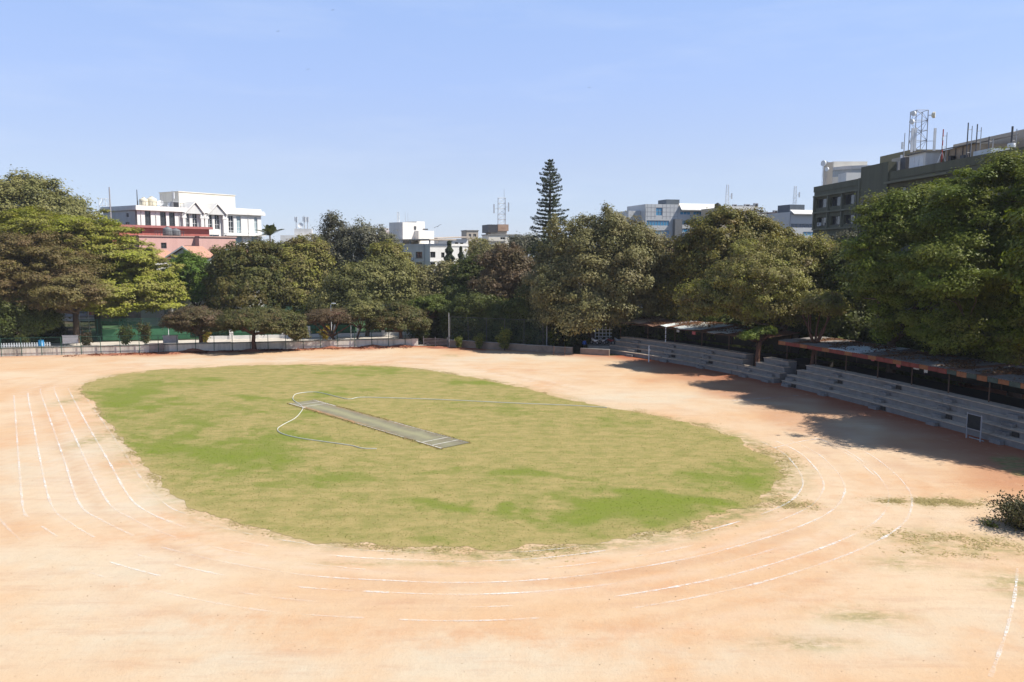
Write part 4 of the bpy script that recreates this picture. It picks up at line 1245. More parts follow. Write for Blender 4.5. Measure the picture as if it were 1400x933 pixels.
# ---- pink building with red upper storey and gabled houses in front
O = P(150, 345, 166)[:2]
F = Frame(O, (.56, .83))
root = thing('red_building', 'red storey with overhanging maroon slab below the white hotel', 'building', (*(O + F.D * 12), 0))
W = F.uz(286, 315)[0]; zr = F.uz(220, 309)[1]
r_ = F.rect(189.5, 313, 194.5, 319.5)
facade(root, F, 0, W, 0, zr - .5, [r_], REDP, .3)
window(root, F, r_, GLASS_D, DARK_M, 1, 1)
part(root, 'wall', REDP, F, (.02, W - .02, .36, 10, 0, zr - .5)); part(root, 'roof_slab', mat('maroon_slab', (.34, .13, .12), .8), F, (-.6, W + .4, -.9, 10.5, zr - .497, zr))
F2 = F.shift(-7)
root = thing('pink_building', 'salmon pink flat-roofed block below the white hotel', 'building', (*(F2.O + F.D * 16), 0))
ua, ub = F2.uz(190, 330)[0], F2.uz(316, 330)[0]
uc = F2.uz(266, 330)[0]; zp = F2.uz(290, 325)[1]
ops = [F2.rect(252, 336, 262, 346), F2.rect(220, 332, 228, 340)]
facade(root, F2, ua, ub, 0, zp, ops, PINK, .3)
for o_ in ops: window(root, F2, o_, GLASS_D, DARK_M, 2, 2)
part(root, 'wall', PINK, F2, (ua + .02, ub - .02, .36, 6.4, 0, zp - .02))
part(root, 'projecting_bay', PINK, F2, (uc, ub - .01, -1.6, -.003, 0, zp - .1))
part(root, 'coping', mat('coping', (.42, .27, .23), .8), F2, (ua - .2, uc - .03, -.25, 6.5, zp, zp + .22), (uc - .02, ub + .2, -1.85, 6.5, zp + .005, zp + .25))
rw = MB(); u0, u1 = F2.uz(214, 322)[0], F2.uz(254, 322)[0]
for u in np.arange(u0, u1, .6): rw.fbox(F2, u, u + .06, .5, .56, zp + .22, zp + 1.15)
rw.fbox(F2, u0, u1, .49, .57, zp + 1.15, zp + 1.22); rw.fbox(F2, u0, u1, .5, .56, zp + .65, zp + .7)
rw.build('railing', DARK_M, root)
for px, lab in [(231, 'grey water tank on the pink roof, beside its darker neighbour'), (242, 'dark grey square-looking tank on the pink roof')]:
    u = F2.uz(px, 318, 2)[0]
    tank(lab, F2.pt(u, 2.5, zp + .24), .95, 1.9 if px < 240 else 1.6, mat('grey_tank', (.16, .165, .17), .5))
def gable_house(label, pxl, pxr, pxp, ye, yp, Y, seed):
    l_, r_, p_ = P(pxl, ye, Y), P(pxr, ye, Y), P(pxp, yp, Y)
    root = thing('gabled_house', label, 'house', (p_[0], Y, 0), 'gabled houses before the pink block')
    ze, zp = l_[2], p_[2]
    mb = MB().box(l_[0] + .5, r_[0] - .5, Y, Y + 9, 0, ze)
    mb.add([(l_[0] + .5, Y, ze), (r_[0] - .5, Y, ze), (p_[0], Y, zp - .3), (l_[0] + .5, Y + 9, ze), (r_[0] - .5, Y + 9, ze), (p_[0], Y + 9, zp - .3)], [(0, 1, 2), (5, 4, 3)])
    mb.build('wall', GREYWALL, root)
    for a, sgn in ((l_[0] - .3, -1), (r_[0] + .3, 1)):
        rf = MB().hexa([(a, Y - .7, ze - .25), (p_[0], Y - .7, zp - .12), (p_[0], Y + 9.5, zp - .12), (a, Y + 9.5, ze - .25), (a, Y - .7, ze - .08), (p_[0], Y - .7, zp + .06), (p_[0], Y + 9.5, zp + .06), (a, Y + 9.5, ze - .08)]).build('roof', TILE, root)
        MB().hexa([(a, Y - .78, ze - .35), (p_[0], Y - .78, zp - .22), (p_[0], Y - .703, zp - .22), (a, Y - .703, ze - .35), (a, Y - .78, ze - .05), (p_[0], Y - .78, zp + .12), (p_[0], Y - .703, zp + .12), (a, Y - .703, ze - .05)]).build('barge_board', WHITE, rf)
    w_ = MB().box(p_[0] - .6, p_[0] + .6, Y - .06, Y - .003, ze - 1.9, ze - .4).build('window', WHITE_M, root)
    MB().box(p_[0] - .52, p_[0] + .52, Y - .09, Y - .063, ze - 1.82, ze - .48).build('pane', GLASS_D, w_)
gable_house('gabled house with salmon roof and white edge boards behind the bright green tree', 230, 268, 251, 351, 337, 153, 1)
gable_house('gabled house with white edge board half hidden right of the pink bay', 286, 334, 313, 357, 340, 153, 2)
gable_house('gabled house with pale edge board behind the layered yellow-green tree', 185, 215, 199, 352, 342, 157, 3)

# ---- low white houses behind the courts
def low_house(label, x0, x1, y0, y1, Y, m_, wn_, slab=True):
    a, b = P(x0, y1, Y), P(x1, y0, Y)
    Fh = Frame((a[0], Y), (1, 0))
    root = thing('low_house', label, 'house', ((a[0] + b[0]) / 2, Y, 0), 'low houses behind the tennis courts')
    ops = [Fh.rect(*w_) for w_ in wn_]
    facade(root, Fh, 0, b[0] - a[0], 0, b[2], ops, m_, .25)
    for o_ in ops: window(root, Fh, o_, GLASS_D, WHITE_M, 2, 1, .18)
    part(root, 'wall', m_, Fh, (.02, b[0] - a[0] - .02, .3, 7, 0, b[2] - .01))
    part(root, 'roof_slab', CONC, Fh, (-.4, b[0] - a[0] + .4, -.5, 7.3, b[2], b[2] + .25))
low_house('low white house seen through gaps under the layered tree', 150, 240, 424, 452, 172, WHITE, [(160, 430, 170, 440), (186, 430, 196, 442), (212, 430, 222, 440)])
low_house('low grey-white house behind the courts below the dark olive tree', 385, 440, 418, 450, 174, GREYWALL, [(398, 425, 408, 436), (418, 425, 428, 436)])
low_house('low pale house glimpsed left of the dark court screen', 60, 132, 434, 458, 168, GREYWALL, [(74, 440, 82, 448), (100, 440, 108, 448)])

# ---- far white building with aerials
O = P(384, 345, 262)[:2]; F = Frame(O, (1, .2))
W = F.uz(440, 330)[0]; z = F.uz(405, 322)[1]
root = thing('far_white_block', 'distant white block topped with aerials behind the dark olive tree', 'building', (*(O + F.D * W / 2), 0))
ops = [F.rect(388 + i * 9, 331, 393 + i * 9, 337) for i in range(5)]
facade(root, F, 0, W, 0, z, ops, WHITE, .3)
for o_ in ops: window(root, F, o_, GLASS_D, WHITE_M, 2, 1)
part(root, 'wall', WHITE, F, (.02, W - .02, .36, 12, 0, z - .01)); part(root, 'roof_box', GREYWALL, F, (F.uz(402, 322)[0], F.uz(426, 322)[0], 2, 7, z, z + 2.2))
for px, top, lab in [(405, 297, 'white aerial cluster mast on the distant white block, left one'), (416, 295, 'middle aerial mast on the distant white block'), (420.5, 297, 'right aerial mast on the distant white block')]:
    q = F.pt(F.uz(px, 318, 3)[0], 4, z + 2.2)
    mast(lab, q, P(px, top, q[1])[2] - q[2], .13, GREY_M, [(2.2, .3, .16, 1.8), (2.4, -.35, .16, 1.6)])
dish('white round dish between the aerials on the distant block', F.pt(F.uz(411, 318, 3)[0], 3, z + 2.2), .9, (.1, -1, .15))

# ---- white office block in the centre
O = P(588, 345, 168)[:2]
Fr = Frame(O, (.78, .62)); Fl = Frame(O, (-.80, .60)); Fl.N = Fr.D.copy() * .0 + np.array([.60, .80])
root = thing('white_office_block', 'white office block with square dark windows and a rooftop lift room', 'building', (O[0], O[1], 0))
zt = Fl.uz(588, 333.5)[1]
Wl, Wr = Fl.uz(541, 340)[0], Fr.uz(640, 340)[0]
zoom = lambda X, Y_: (510 + X * 150 / 1272, 290 + Y_ * 110 / 933)
lw = [(332, 466, 404, 538), (494, 462, 570, 534), (332, 586, 404, 660), (494, 586, 570, 660), (336, 712, 402, 776), (500, 712, 572, 776)]
ops = [Fl.rect(*zoom(a, b), *zoom(c_, d)) for a, b, c_, d in lw]
facade(root, Fl, 0, Wl, 0, zt, ops, GREYWALL, .3, 'side_wall')  # shaded face: its shade is also painted in, greyer than the sunlit face
for o_ in ops: window(root, Fl, o_, GLASS_D, DARK_M, 2, 1, .22, .06, True)
rw_ = [(664, 462, 724, 530), (664, 586, 722, 650), (790, 470, 830, 530)]
ops = [Fr.rect(*zoom(a, b), *zoom(c_, d)) for a, b, c_, d in rw_]
facade(root, Fr, 0, Wr, 0, zt, ops, WHITE, .3)
for o_ in ops: window(root, Fr, o_, GLASS_D, DARK_M, 2, 1, .22)
mb = MB()
def diamond(u0, u1, w0, w1, z0, z1):
    q = lambda u, w: tuple(O + Fr.D * u + Fl.D * w)
    return [(*q(u0, w0), z0), (*q(u1, w0), z0), (*q(u1, w1), z0), (*q(u0, w1), z0), (*q(u0, w0), z1), (*q(u1, w0), z1), (*q(u1, w1), z1), (*q(u0, w1), z1)]
MB().hexa(diamond(.4, Wr - .1, .4, Wl - .1, 0, zt - .02)).build('wall', WHITE, root)
for zz in (zt - .55, Fl.uz(560, zoom(0, 575)[1])[1], Fl.uz(560, zoom(0, 695)[1])[1]):
    MB().hexa(diamond(-.12, Wr + .1, -.12, -.003, zz, zz + .22)).build('band', GREYWALL, root)
    MB().hexa(diamond(-.12, -.003, .0, Wl + .1, zz, zz + .22)).build('band', GREYWALL, root)
MB().hexa(diamond(-.9, Wr * .6, -.9, Wl + .6, zt + .75, zt + 1.0)).build('roof_shade', mat('tan_sheet', (.5, .42, .34), .8), root)
for (u_, w_) in [(-.6, -.6), (-.6, Wl * .5), (-.6, Wl), (Wr * .5, -.6)]:
    MB().hexa(diamond(u_, u_ + .2, w_, w_ + .2, zt, zt + .75)).build('shade_post', GREY_M, root)
# lift room: corner at px 551
Oc = P(551, 345, 176)[:2]
La = Frame(Oc, (-.80, .60)); La.N = np.array([.6, .8]); Lb = Frame(Oc, (.78, .62))
za, zb_ = zt + .2, La.uz(551, 304)[1]
wa, wb = La.uz(532, 310)[0], Lb.uz(572, 310)[0]
Osv = O
def dia2(u0, u1, w0, w1, z0, z1):
    q = lambda u, w: tuple(Oc + Lb.D * u + La.D * w)
    return [(*q(u0, w0), z0), (*q(u1, w0), z0), (*q(u1, w1), z0), (*q(u0, w1), z0), (*q(u0, w0), z1), (*q(u1, w0), z1), (*q(u1, w1), z1), (*q(u0, w1), z1)]
lift = MB().hexa(dia2(0, wb, 0, wa, za - 1, zb_)).build('lift_room', WHITE, root)
wc, wd = Lb.uz(583, 310)[0], Lb.uz(588, 310)[0]
MB().hexa(dia2(wb + .003, wc, .5, wa, za - 1, zb_ + .3)).build('lift_room', WHITE, root)
MB().hexa(dia2(wb * .75, wd, -1.2, -.003, za - 1, Lb.uz(585, 316)[1])).build('stair_head', WHITE, root)
rr = Lb.rect(566, 309.5, 569, 314.5); part(root, 'vent_window', DARK_M, Lb, (rr[0], rr[1], -.06, -.003, rr[2], rr[3]))
rr = Lb.rect(574, 313, 581, 315); part(root, 'vent_window', DARK_M, Lb, (rr[0], rr[1], -1.26, -1.203, rr[2], rr[3]))
q = La.O + np.array([.3, 1.0])
lattice('small white lattice aerial on the lift room', (*(Oc + La.D * 2 + Lb.D * .6), zb_), P(548, 290, 177)[2] - zb_, .22, WHITE_M, nseg=5, taper=.9)
for px, top in ((561, 290), (564.5, 291)):
    q = Oc + Lb.D * Lb.uz(px, 305)[0] + La.D * 1.5
    mast('thin aerial rod on the lift room roof', (q[0], q[1], zb_), P(px, top, q[1])[2] - zb_, .035, group='twin aerial rods on the lift room')
O2 = P(519, 345, 186)[:2]; F = Frame(O2, (1, .3))
root = thing('red_roofed_block', 'white block with dark red upper wall left of the lift room', 'building', (*(O2 + F.D * 5), 0))
za = F.uz(525, 327)[1]; zb2 = F.uz(525, 320)[1]
W = F.uz(548, 325)[0]
part(root, 'wall', WHITE, F, (0, W, 0, 8, 0, za)); part(root, 'red_wall', REDP, F, (-.1, W + .1, -.1, 8.1, za + .003, zb2)); part(root, 'roof_box', WHITE, F, (F.uz(523, 320)[0], F.uz(533, 320)[0], 1, 6, zb2 + .003, F.uz(525, 312)[1]))
# annex with two small windows right of the office block
O3 = P(600, 345, 183)[:2]; F = Frame(O3, (.9, .43))
root = thing('white_annex', 'white annex with sloping sheet roof right of the office block', 'building', (*(O3 + F.D * 6), 0))
W = F.uz(640, 340)[0]; z1_, z2_ = F.uz(606, 327)[1], F.uz(630, 325)[1]
ops = [F.rect(622, 331.5, 626.5, 336), F.rect(629, 332, 633.5, 336.5)]
facade(root, F, 0, W, 0, z1_, ops, WHITE, .25)
for o_ in ops: window(root, F, o_, GLASS_D, DARK_M, 1, 1, .18)
part(root, 'wall', WHITE, F, (.02, W - .02, .3, 8, 0, z1_ - .01))
MB().hexa([F.pt(-.5, -.6, z1_), F.pt(W + .3, -.6, z1_ + .35), F.pt(W + .3, 8, z1_ + .5), F.pt(-.5, 8, z1_ + .15), F.pt(-.5, -.6, z1_ + .2), F.pt(W + .3, -.6, z1_ + .6), F.pt(W + .3, 8, z1_ + .75), F.pt(-.5, 8, z1_ + .4)]).build('roof', mat('tan_sheet', (.5, .42, .34), .8), root)

# ---- tan tower block and tower with lattice mast
def tower(label, x0, x1, top, Y, m_, levels, dirv=(.95, .3), name='tower_block'):
    O_ = P(x0, 345, Y)[:2]; F_ = Frame(O_, dirv)
    W_ = F_.uz(x1, 340)[0]; z_ = F_.uz((x0 + x1) / 2, top)[1]
    root = thing(name, label, 'building', (*(O_ + F_.D * W_ / 2), 0))
    ops = [F_.rect(*l) for l in levels]
    facade(root, F_, 0, W_, 0, z_, ops, m_, .3)
    for o_ in ops: window(root, F_, o_, GLASS_D, WHITE_M, 2, 1, .2)
    part(root, 'wall', m_, F_, (.02, W_ - .02, .36, max(6, W_ * .7), 0, z_ - .01))
    part(root, 'coping', CONC, F_, (-.15, W_ + .15, -.15, max(6, W_ * .7) + .1, z_, z_ + .25))
    return root, F_, W_, z_
tower('small tan tower block behind the white annex', 638, 654, 316, 225, BEIGE, [(641, 320, 644, 324), (647, 320, 651, 324)])
rt, F, W, z = tower('cream building carrying the tan rooftop tank room', 668, 712, 322, 196, CREAM, [(684, 324.5, 691, 328), (696, 324.5, 701, 328), (684, 333, 691, 337), (672, 333, 678, 337)])
ua, ub = F.uz(668, 312)[0], F.uz(695.5, 312)[0]
zz0, zz1 = F.uz(682, 316)[1], F.uz(682, 307)[1]
part(rt, 'tank_room', BEIGE, F, (ua + .8, ub - .3, .5, 5.5, z + .25, zz0))
part(rt, 'tank_room_top', mat('rust_tan', (.42, .28, .2), .85, dirt=(.2, .13, .1)), F, (F.uz(681, 312)[0], ub, .1, 6, zz0 + .003, zz1))
part(rt, 'dark_louvre', DARK_M, F, (ua, F.uz(680.5, 312)[0], .1, 6, zz0 - .4, zz1 - .05))
q = F.pt(F.uz(686, 305, 3)[0], 3, zz1)
lattice('pale lattice mast with square frame on the tan tank room', q, P(686, 271, q[1])[2] - q[2], .95, GREY_M, WHITE_M, 5, .95, panels=[(-1.9, 2.8, 2.2), (1.7, 3.2, 2.2)])
mast('thin rod on top of the square-framed mast', (q[0] + .6, q[1], q[2]), P(690, 259, q[1])[2] - q[2], .06)
q = F.pt(F.uz(688, 310, -4)[0], -4, 0)
tower('small white shed-like block in front of the cream building', 672, 690, 331, 186, WHITE, [])

# ---- glass offices
O = P(868, 345, 205)[:2]; F = Frame(O, (.965, .26))
root = thing('glass_offices', 'grey panelled office block with square blue windows and dark roof box', 'building', (*(O + F.D * 14), 0))
u880, u920, u928, u935 = [F.uz(x, 300)[0] for x in (882.5, 920, 927, 929)]
zt = F.uz(905, 279.5)[1]
ops = [F.rect(897, 284, 905.5, 295), F.rect(884, 301.5, 915, 309), F.rect(884, 315, 915, 322)]
facade(root, F, u880, u928, 0, zt, ops, PANEL, .25)
for i, o_ in enumerate(ops): window(root, F, o_, GLASS_B, GREY_M, 2 if i == 0 else 8, 2 if i == 0 else 1, .15)
part(root, 'wall', PANEL, F, (u880 + .02, u928 - .02, .3, 12, 0, zt - .02), (F.uz(866, 300)[0], u880 - .003, 3.2, 11, 0, F.uz(872, 287.5)[1]))
seam = MB()
for x in np.arange(885, 927, 5.2):
    u = F.uz(x, 300)[0]
    for a_, b_ in ((F.uz(x, 299.5)[1], zt),):
        if not (897 < x < 905.5): seam.fbox(F, u - .05, u + .05, -.025, -.003, a_, b_ - .05)
for y in (284, 290, 296): seam.fbox(F, u880 + .1, F.uz(896.5, 300)[0], -.022, -.004, F.uz(900, y)[1] - .05, F.uz(900, y)[1] + .05).fbox(F, F.uz(906, 300)[0], u928 - .1, -.022, -.004, F.uz(900, y)[1] - .05, F.uz(900, y)[1] + .05)
seam.build('panel_joint', GREY_M, root)
rb = part(root, 'roof_box', mat('slate_box', (.10, .12, .14), .6), F, (F.uz(911, 278, 4)[0], F.uz(929, 278, 4)[0], 4, 9, zt, F.uz(920, 273, 4)[1]))
# right wing with awnings
zw = F.uz(955, 283)[1]; uR = F.uz(983, 300)[0]
ops = [F.rect(930, 289.5, 944, 294), F.rect(948, 289.5, 960, 294), F.rect(964, 290, 982, 295), F.rect(928.5, 301.5, 981, 307.5), F.rect(928.5, 312.5, 981, 318)]
facade(root, F, u928 + .01, uR, 0, zw, ops, PANEL, .25)
for i, o_ in enumerate(ops): window(root, F, o_, GLASS_B, WHITE_M, 3 if i < 3 else 9, 1, .15)
part(root, 'wall', PANEL, F, (u928 + .03, uR - .02, .3, 12, 0, zw - .02))
part(root, 'stair_shaft', mat('dark_panel', (.16, .165, .17), .6), F, (F.uz(920, 300)[0], u928 + .6, -1.3, -.03, 0, F.uz(924, 300)[1]))
for xa, xb in [(929, 982)]:
    u0, u1 = F.uz(xa, 285)[0], F.uz(xb, 285)[0]
    MB().hexa([F.pt(u0, -1.2, zw - 1.0), F.pt(u1, -1.2, zw - 1.0), F.pt(u1, .4, zw + .6), F.pt(u0, .4, zw + .6), F.pt(u0, -1.2, zw - .8), F.pt(u1, -1.2, zw - .8), F.pt(u1, .4, zw + .8), F.pt(u0, .4, zw + .8)]).build('awning', WHITE, root)
part(root, 'terrace_roof', BEIGE, F, (u928, F.uz(984, 280, 3)[0], 3, 10, zw + .3, F.uz(955, 280.5, 3)[1]))
# second wing
O = P(984, 345, 198)[:2]; F = Frame(O, (.965, .26))
root = thing('terraced_offices', 'pale terraced rooftops cluttered with units beside the glass offices', 'building', (*(O + F.D * 9), 0))
ub = F.uz(1080, 310)[0]
z1_ = F.uz(1010, 284)[1]; z2_ = F.uz(1055, 296)[1]
um = F.uz(1036, 300)[0]
ops = [F.rect(1066, 293.8, 1077, 298.5)]
facade(root, F, um, ub, 0, z2_ + .6, [], PANEL, .2)
part(root, 'wall', PANEL, F, (um + .02, ub - .02, .3, 10, 0, z2_ + .55)); part(root, 'wall', BEIGE, F, (0, um - .003, .1, 10, 0, z1_))
part(root, 'parapet', WHITE, F, (0, um - .003, -.2, .097, z1_ - .8, z1_ + .3), (um, ub, -.2, -.003, z2_ - .1, z2_ + .3))
part(root, 'shade_roof', mat('dark_shade', (.12, .085, .07), .8), F, (F.uz(1041, 292, 2)[0], F.uz(1058, 292, 2)[0], .5, 5, F.uz(1050, 292, 2)[1], F.uz(1050, 291, 2)[1]))
cab = part(root, 'roof_cabin', PANEL, F, (F.uz(1064, 292, 1)[0], F.uz(1079, 292, 1)[0], 1, 6, z2_ + .55, F.uz(1070, 289.5, 1)[1]))
rr = F.rect(1065.5, 293.8, 1076, 297.5, 1); part(cab, 'pane', GLASS_N, F, (rr[0], rr[1], .95, .997, max(rr[2], z2_ + .6), rr[3]))
UT = 'rooftop units on the terraced offices'
for i, (px, w_, h_) in enumerate([(1004, .5, .7), (1012, .6, .5), (1021, .7, .8), (1028, .4, .6), (1033, .5, 1.1), (1060, .5, .9), (1068, .4, .8)]):
    zz = z1_ if px < 1036 else F.uz(1070, 289.5, 1)[1] if px > 1064 else z2_ + .55
    u = F.uz(px, 285, 2)[0]
    t = thing('roof_unit', 'small grey cooling unit on the terraced office roof', 'air conditioner', F.pt(u, 2, zz), UT)
    part(t, 'casing', GREY_M, F, (u - w_, u + w_, 1.6, 2.4, zz + .15, zz + .15 + h_)); part(t, 'fan_grille', BLACKP, F, (u - w_ * .6, u + w_ * .6, 1.56, 1.597, zz + .15 + h_ * .2, zz + .15 + h_ * .8))
    part(t, 'foot', DARK_M, F, (u - w_, u - w_ + .1, 1.6, 2.4, zz, zz + .15)); part(t, 'foot', DARK_M, F, (u + w_ - .1, u + w_, 1.6, 2.4, zz, zz + .15))
q = F.pt(F.uz(994, 280, 3)[0], 3, z1_)
lattice('slender white lattice mast on the terraced offices', q, P(994, 253, q[1])[2] - q[2], .45, WHITE_M, nseg=9, taper=.55, panels=[(.9, 2.2, 1.4)])
t = tank('black round water tank on the terraced office roof', F.pt(F.uz(981, 281, 3)[0], 3, F.uz(981, 284, 3)[1] - .3), .75, 1.4, BLACKP)
# third wing with navy ribbon window
O = P(1079, 345, 188)[:2]; F = Frame(O, (.965, .26))
root = thing('striped_offices', 'pale office wing with navy ribbon window beside the olive building', 'building', (*(O + F.D * 5), 0))
ub = F.uz(1135, 310)[0]; zt = F.uz(1095, 290)[1]
ops = [F.rect(1081, 306, 1132, 311.5), F.rect(1098, 317, 1132, 323)]
facade(root, F, 0, ub, 0, zt, ops, PANEL, .25)
window(root, F, ops[0], GLASS_N, GREY_M, 10, 1, .15); window(root, F, ops[1], GLASS_B, WHITE_M, 6, 1, .15)
part(root, 'wall', PANEL, F, (.02, ub - .02, .3, 10, 0, zt - .02))
u0, u1 = .2, ub
MB().hexa([F.pt(u0, -1.0, zt - .6), F.pt(u1, -1.0, zt - .6), F.pt(u1, .6, zt + .3), F.pt(u0, .6, zt + .3), F.pt(u0, -1.0, zt - .4), F.pt(u1, -1.0, zt - .4), F.pt(u1, .6, zt + .5), F.pt(u0, .6, zt + .5)]).build('awning', WHITE, root)
part(root, 'roof_box', mat('slate_box', (.10, .12, .14), .6), F, (F.uz(1080, 285, 2)[0], F.uz(1100, 285, 2)[0], 2, 7, zt, F.uz(1090, 280, 2)[1]))
q = F.pt(F.uz(1086.5, 280, 4)[0], 4, F.uz(1090, 280, 2)[1])
lattice('slender white lattice mast on the dark roof box', q, P(1086.5, 255, q[1])[2] - q[2], .38, WHITE_M, nseg=8, taper=.6, panels=[(.8, 1.8, 1.2)])

# ---- olive concrete building on the right with its cluttered roof
O = P(1110, 345, 150)[:2]
F = Frame(O, (.0597, -1))
zt = 26.4
z5 = lambda X, Y_: (1100 + X * .1608, 190 + Y_ * .1608)
root = thing('olive_building', 'long olive concrete building with recessed dark windows behind the tall trees', 'building', (*(O + F.D * 30), 0))
UE = 82.0
ops = []
for X0, Y0, X1, Y1 in [(106, 512, 198, 592), (222, 490, 322, 572), (336, 468, 438, 548), (106, 672, 198, 748), (222, 655, 322, 730), (336, 638, 440, 714)]:
    a, b = F.uz(*z5(X0, Y0)), F.uz(*z5(X1, Y1))
    c_, d_ = F.uz(*z5(X0, Y1)), F.uz(*z5(X1, Y0))
    ops.append((a[0], b[0], (b[1] + c_[1]) / 2, (a[1] + d_[1]) / 2))
z_hi = np.mean([o_[3] for o_ in ops[:3]]), np.mean([o_[2] for o_ in ops[:3]])
z_lo = np.mean([o_[3] for o_ in ops[3:]]), np.mean([o_[2] for o_ in ops[3:]])
ops = [(o_[0], o_[1], z_hi[1], z_hi[0]) for o_ in ops[:3]] + [(o_[0], o_[1], z_lo[1], z_lo[0]) for o_ in ops[3:]]
ops += [(o_[0], o_[1], o_[2] - (z_hi[0] - z_lo[0]) * k, o_[3] - (z_hi[0] - z_lo[0]) * k) for o_ in ops[3:6] for k in (1, 2)]
uS0, uS1 = F.uz(*z5(492, 400))[0], F.uz(*z5(724, 350))[0]
more = []
for k in range(8):
    u_ = uS1 + 2 + k * 4.4
    for zz in (z_hi, z_lo): more.append((u_, u_ + 2.9, zz[1], zz[0]))
facade(root, F, 0, UE, 0, zt - .9, ops + more, OLIVE, .5)
for o_ in ops + more: window(root, F, o_, GLASS_D, DARK_M, 3, 1, .45, .07)
part(root, 'wall', OLIVE, F, (.02, UE - .02, .56, 22, 0, zt - .92))
part(root, 'parapet', OLIVE, F, (-.1, uS0 - .02, -.12, .35, zt - .9, zt + .1), (uS1 + .02, UE, -.12, .35, zt - .9, zt + .25))
ua, ub = F.uz(*z5(90, 500))[0], uS0 - .1
for zz in (z_hi[0] + .35, (z_hi[1] + z_lo[0]) / 2 - .12, z_lo[1] - .75):
    part(root, 'ledge', OLIVE_L, F, (ua, ub, -.45, -.003, zz, zz + .28))
for u_ in [ops[0][0] - .6] + [(ops[i][1] + ops[i + 1][0]) / 2 for i in range(2)] + [ops[2][1] + .5]:
    part(root, 'fin', OLIVE_L, F, (u_ - .18, u_ + .18, -.4, -.004, z_lo[1] - .45, z_hi[0] + .34))
part(root, 'stair_tower', OLIVE, F, (uS0, uS1, -.35, 5.5, zt - 2.9, F.uz(*z5(600, 222))[1]))
part(root, 'pier', OLIVE_L, F, (uS0 - .55, uS0 - .02, -.5, -.003, 0, zt + .1))
# pierced screen under the stair tower
scr = MB()
zs0, zs1 = zt - 6.4, zt - 3.0
nU, nZ = 11, 6
for i in range(nU + 1):
    u_ = uS0 + (uS1 - uS0) * i / nU
    scr.fbox(F, max(uS0, u_ - .13), min(uS1, u_ + .13), -.30, -.06, zs0, zs1)
for j in range(nZ + 1):
    z_ = zs0 + (zs1 - zs0) * j / nZ
    scr.fbox(F, uS0, uS1, -.28, -.08, z_ - .12, z_ + .12)
scr.build('pierced_screen', mat('pinkish_block', (.30, .25, .22), .9, dirt=(.2, .16, .14)), root)
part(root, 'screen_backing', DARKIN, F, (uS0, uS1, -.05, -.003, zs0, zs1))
part(root, 'canopy_slab', OLIVE_L, F, (uS1 + .02, uS1 + 16, -1.0, -.13, zt - 1.6, zt - 1.3))
# boxes on the roof
def roof_part(name, m_, x0, x1, ytop, v0, v1, zbase, yref=None):
    u0, u1 = F.uz(x0, 220, v0)[0], F.uz(x1, 220, v0)[0]
    z_ = F.uz(x1 if yref is None else yref, ytop, v0)[1]
    return part(root, name, m_, F, (u0, u1, v0, v1, zbase, z_))
ZR = zt - .9
roof_part('khaki_block', KHAKI, 1203, 1246, 206, 4, 9, ZR, 1240)
roof_part('khaki_block', BEIGE, 1219, 1236, 214, 2, 3.8, ZR)
roof_part('white_box', WHITE, 1147, 1158, 236, 4, 7.5, ZR)
sh = roof_part('white_shed', WHITE, 1243, 1265, 208, 1.2, 3.4, ZR)
u0, u1 = F.uz(1243, 220, 1.2)[0], F.uz(1265, 220, 1.2)[0]; z_ = F.uz(1265, 208, 1.2)[1]
part(sh, 'shed_roof', ZINC, F, (u0 - .3, u1 + .3, .9, 3.7, z_ + .003, z_ + .15))
for k in range(3): part(sh, 'door_panel', WHITE_M, F, (u0 + .3 + k * (u1 - u0 - .6) / 3, u0 + .2 + (k + 1) * (u1 - u0 - .6) / 3, 1.15, 1.197, ZR + .3, z_ - .4))
u0, u1 = F.uz(1284, 210, 4)[0], F.uz(1334, 210, 4)[0]; za, zb_ = F.uz(1290, 206, 4)[1], F.uz(1332, 197, 4)[1]
part(root, 'shed_wall', mat('buff_boards', (.38, .29, .2), .85, dirt=(.22, .16, .11)), F, (u0, u1, 4, 9, ZR, min(za, zb_)))
MB().hexa([F.pt(u0 - .4, 3.5, min(za, zb_)), F.pt(u1 + .5, 3.5, min(za, zb_)), F.pt(u1 + .5, 9.5, min(za, zb_) + 1.1), F.pt(u0 - .4, 9.5, min(za, zb_) + 1.1), F.pt(u0 - .4, 3.5, min(za, zb_) + .12), F.pt(u1 + .5, 3.5, min(za, zb_) + .12), F.pt(u1 + .5, 9.5, min(za, zb_) + 1.22), F.pt(u0 - .4, 9.5, min(za, zb_) + 1.22)]).build('shed_roof', ZINC, root)
pw = MB()
for u_ in np.arange(u0 + .8, u1, 1.6): pw.fbox(F, u_, u_ + .08, 3.9, 3.98, ZR, min(za, zb_) - .05)
pw.build('shed_post', DARK_M, root)
roof_part('white_cabin', mat('pale_blue_cabin', (.55, .60, .63), .7), 1330, 1354, 203, 2.0, 4.5, ZR)
roof_part('beige_block', BEIGE, 1302, 1440, 190, 11, 18, ZR, 1340)
roof_part('dark_unit', BLACKP, 1296, 1300, 213, 3.0, 3.6, ZR); roof_part('dark_unit', BLACKP, 1312, 1317, 212, 2.4, 3.0, ZR)
roof_part('grey_unit', GREY_M, 1223, 1228, 221, 1.0, 1.8, ZR); roof_part('grey_unit', DARK_M, 1231, 1238, 215, 1.0, 1.9, ZR)
def roof_pt(px, v): return F.pt(F.uz(px, 225, v)[0], v, ZR)
q = roof_pt(1251, 2.8); q = (q[0], q[1], q[2])
H = P(1251, 152, q[1])[2] - ZR
q = roof_pt(1253, 5.2); H = P(1253, 152, q[1])[2] - ZR
